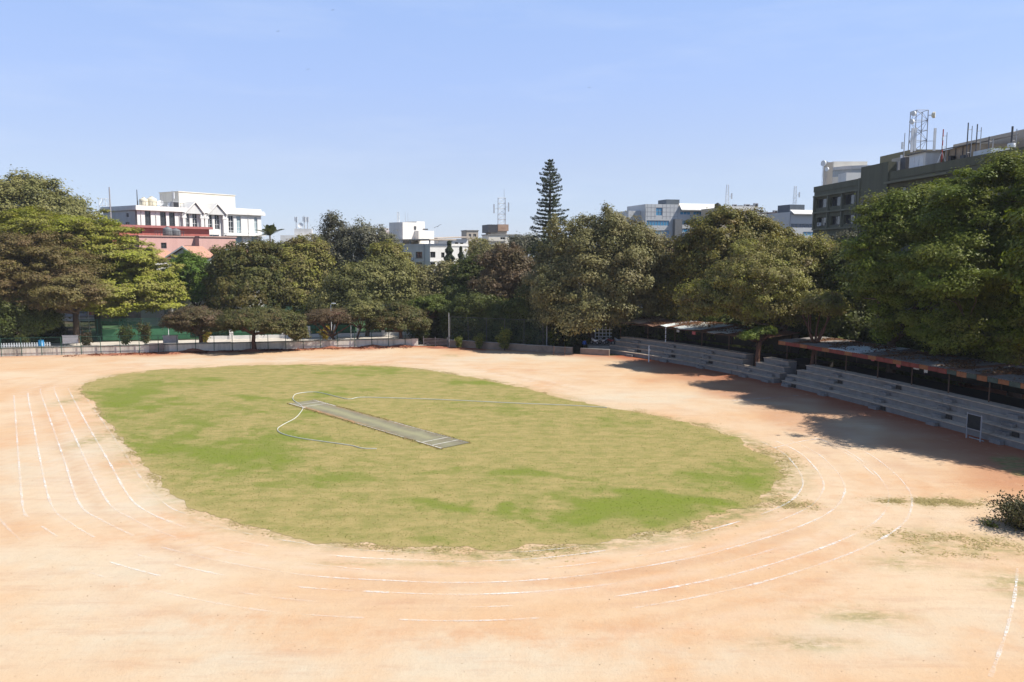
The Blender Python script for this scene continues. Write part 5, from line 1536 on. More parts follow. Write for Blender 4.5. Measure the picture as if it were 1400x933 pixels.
lattice('big lattice tower with round dishes and panel aerials on the olive building', q, H, .95, GREY_M, GREY_M, 7, .95, dishes=[(-1.3, H - .6, .36, -1), (-1.5, H - 1.8, .36, -1), (1.5, H - .8, .46, 1)], panels=[(-1.45, H * .40, H * .34), (-1.0, H * .42, H * .32), (2.0, H * .38, H * .36), (2.0, H * .1, H * .26)])
q = roof_pt(1235, 1.5); mast('slim grey mast left of the big lattice tower', q, P(1235, 182, q[1])[2] - ZR, .09, GREY_M, [(4.5, -.3, .12, 1.0), (3.0, -.35, .12, .6)])
for px, top, v, lab in [(1287, 177, 2.0, 'red and white banded mast right of the white roof shed'), (1320.5, 168, 1.6, 'tall dark mast with side ladder on the olive building'), (1333, 170, 3.2, 'twin-pole dark mast right of the ladder mast'),
                        (1350, 187, 3.0, 'short dark aerial frame above the green crown'), (1381, 173, 2.5, 'thick mast with round drum near the end of the olive roof')]:
    q = roof_pt(px, v); H = P(px, top, q[1])[2] - ZR
    t = thing('antenna_mast', lab, 'antenna', q)
    MB().tube([q, (q[0], q[1], ZR + H)], .075 if px != 1381 else .12, 6).build('pole', RED_M if px == 1287 else DARK_M, t)
    MB().tube([(q[0] + .55, q[1], ZR + H * .25), (q[0] + .55, q[1], ZR + H * .93)], .05, 5).build('side_pole', GREY_M, t)
    for zf in (.35, .6, .85): MB().tube([(q[0], q[1], ZR + H * zf), (q[0] + .55, q[1], ZR + H * zf)], .035, 5).build('bracket', GREY_M, t)
    if px == 1287:
        for zf in (.55, .75): MB().tube([(q[0], q[1], ZR + H * zf), (q[0], q[1], ZR + H * (zf + .08))], .115, 6).build('white_band', WHITE_M, t)
        for dx in (-1.1, 1.1): MB().tube([(q[0] + dx, q[1], ZR), (q[0], q[1], ZR + H * .5)], .05, 5).build('stay', WHITE_M, t)
    if px == 1381:
        MB().lathe((q[0], q[1], ZR + H * .42), [(.42, 0), (.46, .25), (.42, .5)], 12).build('drum', WHITE_M, t)
        MB().box(q[0] - .35, q[0] + .35, q[1] - .35, q[1] + .35, ZR + H * .1, ZR + H * .28).build('control_box', BLACKP, t)
# cream curved building behind it
Ob = P(1150, 345, 205)[:2]
root = thing('curved_building', 'cream building with curved grey window band behind the olive building', 'building', (Ob[0], Ob[1], 0))
def arc_prism(c_, r_, a0, a1, z0, z1, n_=14):
    mb = MB(); k = n_ + 1
    pts = [(c_[0] + r_ * math.cos(a0 + (a1 - a0) * i / n_), c_[1] + r_ * math.sin(a0 + (a1 - a0) * i / n_)) for i in range(k)]
    vs = [(x, y, z0) for x, y in pts] + [(x, y, z1) for x, y in pts]
    fs = [(i, i + 1, i + 1 + k, i + k) for i in range(n_)] + [tuple(range(k))[::-1], tuple(range(k, 2 * k)), (n_, 0, k, n_ + k)]
    return mb.add(vs, fs)
kk = 205 / FPX
cx, cy = P(1166, 345, 212)[0], 212.0
za, zb_, zc = P(1160, 240, 205)[2], P(1160, 231, 205)[2], P(1160, 226.5, 205)[2]
arc_prism((cx, cy), 7.5, R(150), R(395), 0, za).build('wall', CREAM, root)
arc_prism((cx, cy), 7.4, R(150), R(395), za + .003, zb_).build('window_band', mat('grey_band', (.34, .37, .38), .4, spec=.5), root)
arc_prism((cx, cy), 7.7, R(150), R(395), zb_ + .003, zc).build('roof_band', GREYWALL, root)
a, b = P(1129, 250, 203), P(1139, 222, 203)
MB().box(a[0], b[0], 203, 205, 0, b[2]).build('tower_wall', BEIGE, root)
a, b = P(1138.5, 250, 211), P(1186, 221, 211)
MB().box(a[0], b[0], 211, 213.5, 0, b[2]).build('tower_wall', CREAM, root)
q = P(1127, 250, 196); lattice('grey lattice mast with dish at the corner of the curved building', (q[0], q[1], 0), P(1127, 221, 196)[2], .45, GREY_M, nseg=22, taper=.95, dishes=[(-.5, P(1127, 224, 196)[2], .7, -1), (.4, P(1127, 232, 196)[2], .5, -1)])

# air conditioners and drain pipes on the walls that face the field
def wall_ac(label, Fx, u, z, root_group):
    t = thing('air_conditioner', label, 'air conditioner', Fx.pt(u, -.2, z), root_group)
    part(t, 'casing', WHITE_M, Fx, (u - .45, u + .45, -.42, -.06, z, z + .6)); part(t, 'fan_grille', BLACKP, Fx, (u - .25, u + .25, -.45, -.423, z + .08, z + .52)); part(t, 'bracket', DARK_M, Fx, (u - .4, u + .4, -.4, -.003, z - .06, z - .002))
Fo = Frame(P(1110, 345, 150)[:2], (.0597, -1))
u_ = Fo.uz(*z5(135, 740))[0]
wall_ac('white air conditioner below the lower left window of the olive building', Fo, u_, z_lo[1] - .02, None)
for i, (X, Y_) in enumerate([(450, 560), (450, 680), (620, 560)]):
    u_, z_ = Fl.uz(*zoom(X, Y_)) if i < 2 else Fl.uz(*zoom(440, 600))
    if i < 2: wall_ac(['small air conditioner between the upper windows of the white office block', 'small air conditioner between the lower windows of the white office block'][i], Fl, u_, z_, None)
off = bpy.data.objects['white_office_block']
for X in (318, 600):
    u_ = Fl.uz(*zoom(X, 500))[0]
    MB().tube([Fl.pt(u_, -.18, 0), Fl.pt(u_, -.18, Fl.uz(588, 333.5)[1])], .07, 6).build('drain_pipe', GREY_M, off)
hot = bpy.data.objects['white_hotel']
Fh = Frame(P(190, 345, 185)[:2], (.56, .83))
for px in (192.5, 213, 245, 339):
    u_ = Fh.uz(px, 300)[0]
    MB().tube([Fh.pt(u_, -.12, 0), Fh.pt(u_, -.12, 24.0)], .07, 6).build('drain_pipe', GREYWALL, hot)
rl = MB()
for u in np.arange(.2, 12, .9): rl.fbox(Fh, u, u + .05, -.3, -.25, 25.15, 26.1)
rl.fbox(Fh, .2, 12, -.31, -.24, 26.1, 26.16)
rl.build('roof_railing', DARK_M, hot)

# ================================================================ LOW WALLS AND FENCES
def path_frame(a, b):
    f = Frame(a, b - a); return f
Fw = path_frame(W1a, W1b)
LW = L1
wall = thing('low_wall', 'low whitewashed boundary wall with stains along the dirt field', 'wall', (*((W1a + W1b) / 2), 0))
for k in range(int(LW / 6) + 1):
    a, b = k * 6.0, min(LW, k * 6.0 + 5.98)
    hgt = 1.12 + .05 * math.sin(k * 1.7)
    seg = part(wall, 'wall_section', WALL_W, Fw, (a, b, .35, .62, -.1, hgt))
    part(seg, 'coping', CONC, Fw, (a, b, .30, .67, hgt + .002, hgt + .09))
u_ = Fw.uz(214, 482)[0]
part(wall, 'pier', mat('mauve_plaster', (.42, .35, .31), .9, dirt=(.25, .2, .18)), Fw, (u_ - 1, u_ + 1, .12, .295, -.05, 1.35))
def post_fence(label, Fx, u0, u1, step, h_, m_post, mesh, v=0.0, z0=0.0, name='mesh_fence', r_=.045, rails=(1.0,)):
    t = thing(name, label, 'fence', Fx.pt((u0 + u1) / 2, v, z0))
    k = 0
    pm = None
    for u in np.arange(u0, u1 + .01, step):
        jx = .06 * math.sin(u * 5.1)
        MB().tube([Fx.pt(u, v, z0 - .2), Fx.pt(u + jx, v, z0 + h_ + .08 * math.sin(u * 3.3))], r_, 6).build('post', m_post, t)
    for rl in rails: MB().tube([Fx.pt(u0, v, z0 + h_ * rl), Fx.pt((u0 + u1) / 2, v, z0 + h_ * rl - .03), Fx.pt(u1, v, z0 + h_ * rl)], .028, 5).build('rail', m_post, t)
    if mesh: MB().quad(Fx.pt(u0, v + .02, z0 + .05), Fx.pt(u1, v + .02, z0 + .05), Fx.pt(u1, v + .02, z0 + h_), Fx.pt(u0, v + .02, z0 + h_)).build('wire_mesh', mesh, t)
    return t
post_fence('green post fence standing before the low whitewashed wall', Fw, .5, LW - 1, 2.55, 2.55, GREEN_M, net_mat('thin_wire', (.03, .07, .05), .10), .1, rails=(1.0, .45))
Fc = Fw.shift(18)
t = post_fence('tall green tennis court fence with windscreen below', Fc, 10, LW + 6, 3.4, 3.6, GREEN_M, MESH_G, 0, name='court_fence', r_=.06, rails=(1.0, .55))
for k in range(12):
    a = 14 + k * 3.4
    if k in (4, 5): continue
    MB().quad(Fc.pt(a + .06, -.05, .1), Fc.pt(a + 3.34, -.05, .1), Fc.pt(a + 3.34, -.05, 1.9), Fc.pt(a + .06, -.05, 1.9)).build('windscreen', SCREEN, t)
post_fence('far green fence closing the tennis courts', Fw.shift(48.5), 6, LW + 8, 4.0, 4.0, GREEN_M, net_mat('court_net', (.04, .16, .08), .55), 0, name='court_fence', r_=.06)
# white wall with pillars in front of the courts, towards the gate
Fp = Fw.shift(16.6)
pw_ = thing('pillar_wall', 'white pillared garden wall behind the flat-topped trees', 'wall', Fp.pt(LW - 18, 0, 0))
for k in range(9):
    u = LW - 34 + k * 4.2
    part(pw_, 'pillar', WHITE, Fp, (u, u + .55, -.1, .45, -.05, 2.1 if k % 2 else 1.9))
    part(pw_, 'kerb', WHITE, Fp, (u + .55, u + 4.2, .05, .35, -.05, .55))
# picket fence at the far left
Fk = Fw.shift(3.2)
pk = thing('picket_fence', 'white picket fence at the start of the paved walk', 'fence', Fk.pt(Fk.uz(30, 474)[0], 0, 0))
ua, ub = Fk.uz(-6, 474)[0], Fk.uz(69, 474)[0]
for u in np.arange(ua, ub, .33): part(pk, 'picket', WHITE_M, Fk, (u, u + .14, 0, .05, 0, 1.55))
part(pk, 'rail', WHITE_M, Fk, (ua, ub, .053, .1, .4, .5), (ua, ub, .053, .1, 1.15, 1.25))
# blue barrel
b_ = Fw.pt(Fw.uz(56.5, 474, 1.4)[0], 1.4, -.02)
t = thing('blue_barrel', 'bright blue plastic barrel behind the low wall', 'barrel', b_)
MB().lathe(b_, [(.36, 0), (.40, .12), (.40, .5), (.42, .53), (.40, .56), (.40, 1.0), (.42, 1.03), (.40, 1.06), (.36, 2.0)], 16).build('drum', BLUE_M, t, True)
MB().lathe((b_[0], b_[1], b_[2] + 2.001), [(.37, 0), (.37, .06), (.3, .08)], 16).build('lid', BLUE_M, t)
# name boards
for px0, px1, y0, y1, lab in [(85, 107, 459.5, 469, 'pale grey notice board on legs right of the blue barrel'), (222.5, 243.5, 459.5, 468.5, 'pale notice board on legs left of the first flat-topped tree')]:
    Fb = Fw.shift(1.6); r_ = Fb.rect(px0, y0, px1, y1)
    t = thing('notice_board', lab, 'board', Fb.pt((r_[0] + r_[1]) / 2, 0, -.02))
    bd = part(t, 'panel', mat('board_face', (.42, .40, .42), .6, .12, 3, dirt=(.3, .28, .28)), Fb, (r_[0], r_[1], 0, .06, r_[2], r_[3]))
    part(bd, 'frame', GREY_M, Fb, (r_[0] - .06, r_[1] + .06, -.02, .08, r_[3] + .002, r_[3] + .06), (r_[0] - .06, r_[1] + .06, -.02, .08, r_[2] - .06, r_[2] - .002))
    for u in (r_[0] + .2, r_[1] - .25): part(t, 'leg', GREY_M, Fb, (u, u + .06, .062, .12, -.02, r_[3]))
# lamp poles
def lamp_pole(label, px, base_py, top_py, m_, arm=.0, z0=0.0, r_=.06, cat='lamp', flood=False):
    b = G(px, base_py, z0); H = P(px, top_py, b[1])[2]
    t = thing('lamp_pole', label, cat, b)
    pts = [(b[0], b[1], z0 - .3), (b[0], b[1], H - .25)]
    if arm: pts += [(b[0] + arm * .3, b[1], H), (b[0] + arm, b[1], H)]
    else: pts += [(b[0], b[1], H)]
    MB().tube(pts, [r_, r_ * .8] + [r_ * .6] * (len(pts) - 2), 8).build('pole', m_, t)
    if arm:
        MB().box(b[0] + arm - .1, b[0] + arm + .45, b[1] - .12, b[1] + .12, H - .08, H + .06).build('lamp_head', WHITE_M, t)
    elif flood:
        for dx in (-.35, .35): MB().box(b[0] + dx - .2, b[0] + dx + .2, b[1] - .2, b[1] - .07, H - .5, H - .12).build('floodlight', WHITE_M, t)
        MB().tube([(b[0] - .6, b[1] - .065, H - .3), (b[0] + .6, b[1] - .065, H - .3)], .03, 5).build('cross_bar', m_, t)
    return t
lamp_pole('plain white pole left of the hooked lamp pole', 110.5, 463, 421, WHITE_M)
lamp_pole('white hooked lamp pole behind the low wall', 123, 463, 417, WHITE_M, -.5)
lamp_pole('white lamp pole in front of the leafless forked tree', 453.5, 468, 415, WHITE_M, .3)
lamp_pole('white lamp pole beside the taller umbrella tree', 585, 464, 422, WHITE_M, .3)
lamp_pole('slim grey floodlight pole by the tall mesh fence', 747.5, 478, 412, GREY_M, 0, r_=.09, flood=True)
lamp_pole('thin white pole in the middle of the court edge', 231, 466, 447, WHITE_M)
lamp_pole('thin pole over the pillared wall', 480, 464, 421, GREY_M, .25)
# brown low wall and tall mesh fence, right of the gate
F2w = path_frame(W2a, W2b); L2 = float(np.linalg.norm(W2b - W2a))
t = thing('brown_wall', 'low brown plastered wall below the tall mesh fence', 'wall', (*((W2a + W2b) / 2), 0))
for k in range(6):
    a, b = k * L2 / 6, (k + 1) * L2 / 6 - .03
    if k == 4: b -= 1.2
    h_ = 1.0 - .04 * k
    seg = part(t, 'wall_section', WALL_B, F2w, (a, b, .3, .6, -.1, h_)); part(seg, 'coping', CONC, F2w, (a, b, .26, .64, h_ + .002, h_ + .08))
post_fence('tall dark green mesh fence over the brown wall', F2w, .1, L2 * .62, 3.1, 4.6, DARK_M, net_mat('faint_mesh', (.03, .06, .045), .16), .75, name='mesh_fence', rails=(1.0,))
t = thing('gate', 'low grey slatted gate between the two boundary walls', 'gate', (*((W1b + W2a) / 2), 0))
Fg = path_frame(W1b + (W2a - W1b) * .12, W2a)
gl = float(np.linalg.norm(W2a - W1b)) * .86
for z_ in np.arange(.2, 1.3, .22): part(t, 'slat', mat('weathered_wood', (.24, .21, .19), .9), Fg, (.1, gl, .2, .25, z_, z_ + .12))
for u in (.1, gl * .5, gl - .1): part(t, 'gate_post', GREY_M, Fg, (u, u + .08, .253, .33, -.05, 1.45))
lamp_pole('bare steel gate post rising above the mesh fence', 614, 475.3, 428, GREY_M, 0, r_=.07, cat='pole')
# pots along the brown wall
for px, lab in [(684, 'terracotta pot at the foot of the brown wall'), ]:
    pass
# guard posts under the domed tree
for i, px in enumerate((757, 772)):
    b = G(px, 486.2)
    t = thing('short_post', 'short rusty post before the end of the brown wall', 'post', b, 'rusty short posts')
    MB().tube([(b[0], b[1], -.2), (b[0] + .03, b[1], 1.25)], [.05, .045], 6).build('shaft', RUST, t); MB().lathe((b[0] + .03, b[1], 1.251), [(.06, 0), (.06, .05), (.02, .07)], 8).build('cap', RUST, t)

# ================================================================ GRANDSTAND
_y = np.array([44, 57.6, 60.6, 68.8, 86.9, 98.3, 114.2]); _x = np.array([40.6, 37.8, 36.9, 34.8, 29.5, 24.2, 13.9])
CF = np.polyfit(_y, _x, 3)
def stand_pt(y, off):
    x = np.polyval(CF, y); dx = np.polyval(np.polyder(CF), y)
    nrm = np.array([1, -dx]) / math.hypot(1, dx)
    return np.array([x, y]) + nrm * off
def sweep(y0, y1, o0, o1, z0, z1, step=2.0):
    n_ = max(1, int(abs(y1 - y0) / step))
    mb = MB(); ring = []
    for i in range(n_ + 1):
        y = y0 + (y1 - y0) * i / n_
        a, b = stand_pt(y, o0), stand_pt(y, o1)
        mb.v += [(a[0], a[1], z0), (b[0], b[1], z0), (b[0], b[1], z1), (a[0], a[1], z1)]
    for i in range(n_):
        b = i * 4
        for k in range(4): mb.f.append((b + k, b + (k + 1) % 4, b + 4 + (k + 1) % 4, b + 4 + k))
    mb.f += [(3, 2, 1, 0), (n_ * 4, n_ * 4 + 1, n_ * 4 + 2, n_ * 4 + 3)]
    return mb
RISE, TREAD = .55, .85
def bleacher(label, ranges, aisles, blocks):
    ym = (ranges[0][0] + ranges[0][1]) / 2
    c_ = stand_pt(ym, 1.5)
    t = thing('concrete_stand', label, 'grandstand', (c_[0], c_[1], 0))
    for k, (a, b) in enumerate(ranges):
        o0 = TREAD * k
        s_ = sweep(a, b, o0, o0 + TREAD + .3, -.05 if k == 0 else .05, RISE * (k + 1) - .07).build('step', STEP_M, t)
        sweep(a - .02, b + .02, o0 - .09, o0 + TREAD - (.003 if k < 3 else -.3), RISE * (k + 1) - .068, RISE * (k + 1)).build('tread', NOSE_M, s_)
    sweep(ranges[3][0], ranges[3][1], TREAD * 4 + .31, 9.05, -.05, RISE * 4 - .4).build('platform', DARKIN, t)  # near-black colour stands in for the deep shade under the roof
    for y in aisles:
        for k in range(4):
            if not (ranges[k][0] + .3 < y + .5 * k * .0 < ranges[k][1] - 1.2): continue
            yy = y + .35 * k
            o1 = TREAD * k - .095
            sweep(yy, yy + 1.0, o1 - .38, o1, RISE * k + .004, RISE * k + .29).build('aisle_step', STEP_M, t)
            if (int(y) + k) % 3 == 0: sweep(yy - .75, yy - .1, o1 + .02, o1 + .042, RISE * k + .06, RISE * k + .40).build('gap_shadow', DARKIN, t)  # thin black slab painted in for the shadow of the gap
    for y in blocks:
        for k in range(2, 4):
            for j in range(3):
                sweep(y + j * .42, y + j * .42 + .16, TREAD * k - .03, TREAD * (k + 1) - .08, RISE * (k + 1) + .004, RISE * (k + 1) + .1).build('rib', STEP_M, t)
    return t
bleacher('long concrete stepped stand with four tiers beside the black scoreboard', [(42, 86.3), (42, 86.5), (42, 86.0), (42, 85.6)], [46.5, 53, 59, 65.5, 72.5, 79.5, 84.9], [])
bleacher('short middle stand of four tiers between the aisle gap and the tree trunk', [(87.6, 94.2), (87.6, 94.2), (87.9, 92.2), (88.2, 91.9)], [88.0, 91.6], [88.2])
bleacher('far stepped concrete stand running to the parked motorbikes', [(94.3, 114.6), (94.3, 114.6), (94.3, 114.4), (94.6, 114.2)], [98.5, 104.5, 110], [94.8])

# canopies
def sheet_mesh(y0, y1, o0, o1, z0, z1, zdrop0=0.0, zdrop1=0.0, th=.03, nc=8):
    mb = MB()
    ring = []
    for i in range(nc + 1):
        y = y0 + (y1 - y0) * i / nc
        wv = .028 * (1 if i % 2 else -1)
        a, b = stand_pt(y, o0), stand_pt(y, o1)
        zd = zdrop0 + (zdrop1 - zdrop0) * i / nc
        mb.v += [(a[0], a[1], z0 + wv + zd), (b[0], b[1], z1 + wv), (b[0], b[1], z1 + wv + th), (a[0], a[1], z0 + wv + th + zd)]
    for i in range(nc):
        b = i * 4
        for k in range(4): mb.f.append((b + k, b + (k + 1) % 4, b + 4 + (k + 1) % 4, b + 4 + k))
    mb.f += [(3, 2, 1, 0), (nc * 4, nc * 4 + 1, nc * 4 + 2, nc * 4 + 3)]
    return mb
def canopy(label, y0, y1, o0, o1, zf, zb, mats, fascia, posts, rng, wob=.0):
    c_ = stand_pt((y0 + y1) / 2, (o0 + o1) / 2)
    t = thing('stand_canopy', label, 'roof', (c_[0], c_[1], 2.2))
    y = y0; i = 0
    prev = 0.0
    while y < y1 - .2:
        w_ = 1.05
        nxt = rng.normal(0, wob)
        sheet_mesh(y, y + w_, o0 + rng.normal(0, .05 + wob * .8), o1, zf + (i % 2) * .012, zb + (i % 2) * .012, prev, nxt).build('roof_sheet', mats(y, i), t)
        prev = nxt
        y += w_; i += 1
    y = y0; i = 0
    while fascia and y < y1 - .2:
        sweep(y, y + 1.02, o0 + .08, o0 + .12, zf - .44 + rng.normal(0, .015), zf - .04, 1).build('fascia_panel', fascia(y, i), t)
        y += 1.05; i += 1
    for y in np.arange(y0 + 1, y1, 4.2):
        a, b = stand_pt(y, o0 + .35), stand_pt(y, o1 - .4)
        MB().tube([(a[0], a[1], 2.2), (a[0], a[1], zf - .25)], .06, 6).build('post', posts, t)
        MB().tube([(b[0], b[1], 2.2), (b[0], b[1], zb - .15)], .06, 6).build('post', posts, t)
        MB().tube([(a[0], a[1], zf - .2), (b[0], b[1], zb - .12)], .07, 5).build('rafter', posts, t)
    sweep(y0, y1, o0 + .3, o0 + .38, zf - .24, zf - .13, 2).build('purlin', posts, t)
    bw = sweep(y0, y1, o1 - .25, o1 - .1, 2.2, zb - .25, 2).build('back_wall', DARKIN, t)  # near-black wall added to darken the space under the roof
    return t
rngc = np.random.default_rng(9)
canopy('long grandstand roof with striped orange and green fascia', 42, 90.4, 2.9, 9.3, 4.35, 4.55,
       lambda y, i: PALE_SHEET if 78.5 < y < 82.5 else (RUST if (i * 7) % 11 in (3, 4) else ZINC), lambda y, i: (FASC_O if i % 2 else FASC_G) if y < 68 else (FASC_R if i % 3 else FASC_O), mat('brown_post', (.10, .06, .04), .8), rngc)
canopy('ragged far grandstand roof of rusty and pale sheets', 92.6, 114.8, 2.7, 8.8, 4.3, 4.75,
       lambda y, i: PALE_SHEET if (97.5 < y < 107.5 and i % 5 != 3) else RUST if y < 111 else mat('tan_roof', (.42, .29, .19), .8, dirt=(.25, .16, .1)), None, mat('brown_post', (.10, .06, .04), .8), rngc, .10)
# dry leaves on the roofs
N = 26000
yy = np.r_[RNG.uniform(42, 88.6, N * 2 // 3), RNG.uniform(93.6, 114.6, N // 3)]
oo = 2.95 + (RNG.beta(1.6, 1.0, len(yy))) * 6
pos = np.array([[*stand_pt(y, o_), 4.42 + (.03 if y < 90 else .07) * (o_ - 2.8)] for y, o_ in zip(yy, oo)])
pos[:, 2] += RNG.uniform(0, .04, len(pos)) + np.where(yy > 90, .1, 0)
keep = (noise2(pos[:, 0], pos[:, 1], 2.5) + RNG.normal(0, .4, len(pos))) > 0
pos = pos[keep]
o = quads_object('leaf_litter', leaf_quads(pos, unit(RNG.normal(size=pos.shape) * .3 + np.array([0, 0, 1.0])), .14, RNG), np.array([A(150, 108, 74), A(120, 84, 58), A(170, 130, 92)])[RNG.integers(0, 3, len(pos))], FOL)
props(o, 'dry brown leaves strewn over the grandstand roofs', 'leaf litter', kind='stuff')
# fallen leaves and red soil along the far wall
N = 9000
ss = RNG.uniform(14, L1 - 1, N); vv = -np.abs(RNG.normal(0, 1.1, N)) + .1
q = W1a + dirw * ss[:, None] + nw * vv[:, None]
k = (noise2(q[:, 0], q[:, 1], 2.2) + RNG.normal(0, .4, N)) > 0
q = np.c_[q[k], RNG.uniform(.02, .10, k.sum())]
o = quads_object('leaf_litter', leaf_quads(q, unit(RNG.normal(size=q.shape) * .4 + np.array([0, 0, 1.0])), .13, RNG), np.array([A(150, 84, 56), A(120, 70, 48), A(180, 104, 68)])[RNG.integers(0, 3, len(q))], FOL)
props(o, 'reddish fallen leaves along the foot of the whitewashed wall', 'leaf litter', kind='stuff')
def mound(px, py, r_, h_):
    c_ = G(px, py); n_ = 20; rngm = np.random.default_rng(int(px)); vs = [(c_[0], c_[1], h_)]; fs = []
    for j, f in enumerate((.35, .7, 1.0)):
        for i in range(n_):
            a = 6.283 * i / n_; rr = r_ * f * rngm.uniform(.85, 1.15)
            vs.append((c_[0] + rr * math.cos(a) * 1.5, c_[1] + rr * math.sin(a) * .7, max(-.03, h_ * (1 - f) ** 1.2 + rngm.normal(0, .03)) if f < 1 else -.03))
    fs += [(0, 1 + i, 1 + (i + 1) % n_) for i in range(n_)]
    for j in range(2): fs += [(1 + j * n_ + i, 1 + (j + 1) * n_ + i, 1 + (j + 1) * n_ + (i + 1) % n_, 1 + j * n_ + (i + 1) % n_) for i in range(n_)]
    o_ = MB().add(vs, fs).build('soil_mound', mat('red_soil', (.30, .115, .065), .95, .25, 1.5, bump=.5), None, True)
    o_['kind'] = 'structure'
for a in [(262, 480.5, 1.7, .55), (345, 480, 1.6, .35), (510, 475, 1.8, .45), (453, 476, 1.4, .3), (548, 474, 1.6, .35), (160, 485, 1.5, .2), (232, 483, 1.5, .25), (600, 476, 1.4, .3)]: mound(*a)

# trunks that rise through the gap in the stand
c_ = stand_pt(93.2, 2.9)
tree('young_tree', 'reddish trunk with bright green sprigs growing through the stand roof gap', (c_[0], c_[1]), 0, [(c_[0] - 1.4, c_[1] - 1.0, 4.7, 1.3, 1.1, .5), (c_[0] + .5, c_[1] - .6, 5.2, 1.5, 1.0, .45)], [A(122, 142, 56), A(104, 122, 48), A(146, 156, 70)], .14, .42, .6, .8, 410, .30, 4.0, BARK_RED, world=True, nbranch=20)
c_ = stand_pt(86.95, 4.3)
tree('young_tree', 'leaning reddish trunk in the aisle gap under the roof edge', (c_[0], c_[1]), 0, [(c_[0] + 2.0, c_[1] + 2.5, 8.5, 2.6, 2.6, 1.6)], 'mixed', .18, .8, .7, 1.3, 411, .26, 4.0, BARK_RED, world=True, nbranch=20)

# scoreboard
b0 = stand_pt(60.2, -1.1); b1 = stand_pt(61.6, -1.1)
Fs = Frame(b0, b1 - b0)
t = thing('scoreboard', 'small black board on pale legs in front of the stand', 'board', (*((b0 + b1) / 2), 0))
Ls = float(np.linalg.norm(b1 - b0))
bd = part(t, 'panel', BLACKB, Fs, (.05, Ls - .05, 0, .05, .85, 1.95))
part(bd, 'frame', GREY_M, Fs, (0, Ls, -.02, .07, 1.952, 2.0), (0, Ls, -.02, .07, .80, .848))
for u in (0, Ls - .06): part(t, 'leg', GREY_M, Fs, (u - .03, u + .03, -.022, .072, -.05, 2.05))
for dz in (0,):
    MB().fbox(Fs, -.03, Ls, .3, .36, .02, .08).build('foot_bar', GREY_M, t)
# goal post, roof prop
b = G(887, 495.5)
t = thing('goal_post', 'white post standing at the edge of the stand shadow', 'post', b)
MB().tube([(b[0], b[1], -.2), (b[0], b[1], 2.25)], .07, 8).build('shaft', WHITE_M, t)
MB().box(b[0] + .06, b[0] + .16, b[1] - .05, b[1] + .05, 1.55, 1.7).build('hook', WHITE_M, t)
c_ = stand_pt(107.6, 3.0)
t = thing('roof_prop', 'white banded prop holding the ragged far roof', 'post', (c_[0], c_[1], 2.2))
MB().tube([(c_[0], c_[1], 2.2), (c_[0], c_[1], 4.2)], .07, 8).build('shaft', WHITE_M, t)
for z_ in (2.6, 3.2, 3.8): MB().tube([(c_[0], c_[1], z_), (c_[0], c_[1], z_ + .1)], .078, 8).build('rust_band', RUST, t)
# washing and bunting hung under the near roof
for i, (y, dz, m_) in enumerate([(77.5, .75, 'pink'), (74.2, .8, 'pink'), (72.0, .85, 'white'), (71.0, .9, 'white'), (64.0, .5, 'white'), (59.8, .5, 'white'), (106.0, .9, 'white'), (103.5, .8, 'pink')]):
    m__ = mat('cloth_' + m_, (.62, .18, .2) if m_ == 'pink' else (.7, .7, .7), .9, .1, 4)
    vs = []; w_ = .2 + .06 * (i % 3); n_ = 6; dz *= .5 + .15 * (i % 2)
    for a in range(n_ + 1):
        p_ = stand_pt(y + w_ * 2 * a / n_, 3.6 + .05 * math.sin(a * 2.1))
        vs += [(p_[0], p_[1], 4.05), (p_[0], p_[1], 4.05 - dz * (.9 + .1 * math.sin(a * 3.3 + i)))]
    fs = [(2 * a, 2 * a + 1, 2 * a + 3, 2 * a + 2) for a in range(n_)]
    o_ = MB().add(vs, fs).build('hanging_cloth', m__)
    sol = o_.modifiers.new('thickness', 'SOLIDIFY'); sol.thickness = .01
    props(o_, ('pink' if m_ == 'pink' else 'white') + ' cloth hanging in the dark under the ' + ('long' if y < 90 else 'ragged far') + ' grandstand roof', 'cloth', ('pink' if m_ == 'pink' else 'white') + ' cloths under the ' + ('near' if y < 90 else 'far') + ' stand roof')

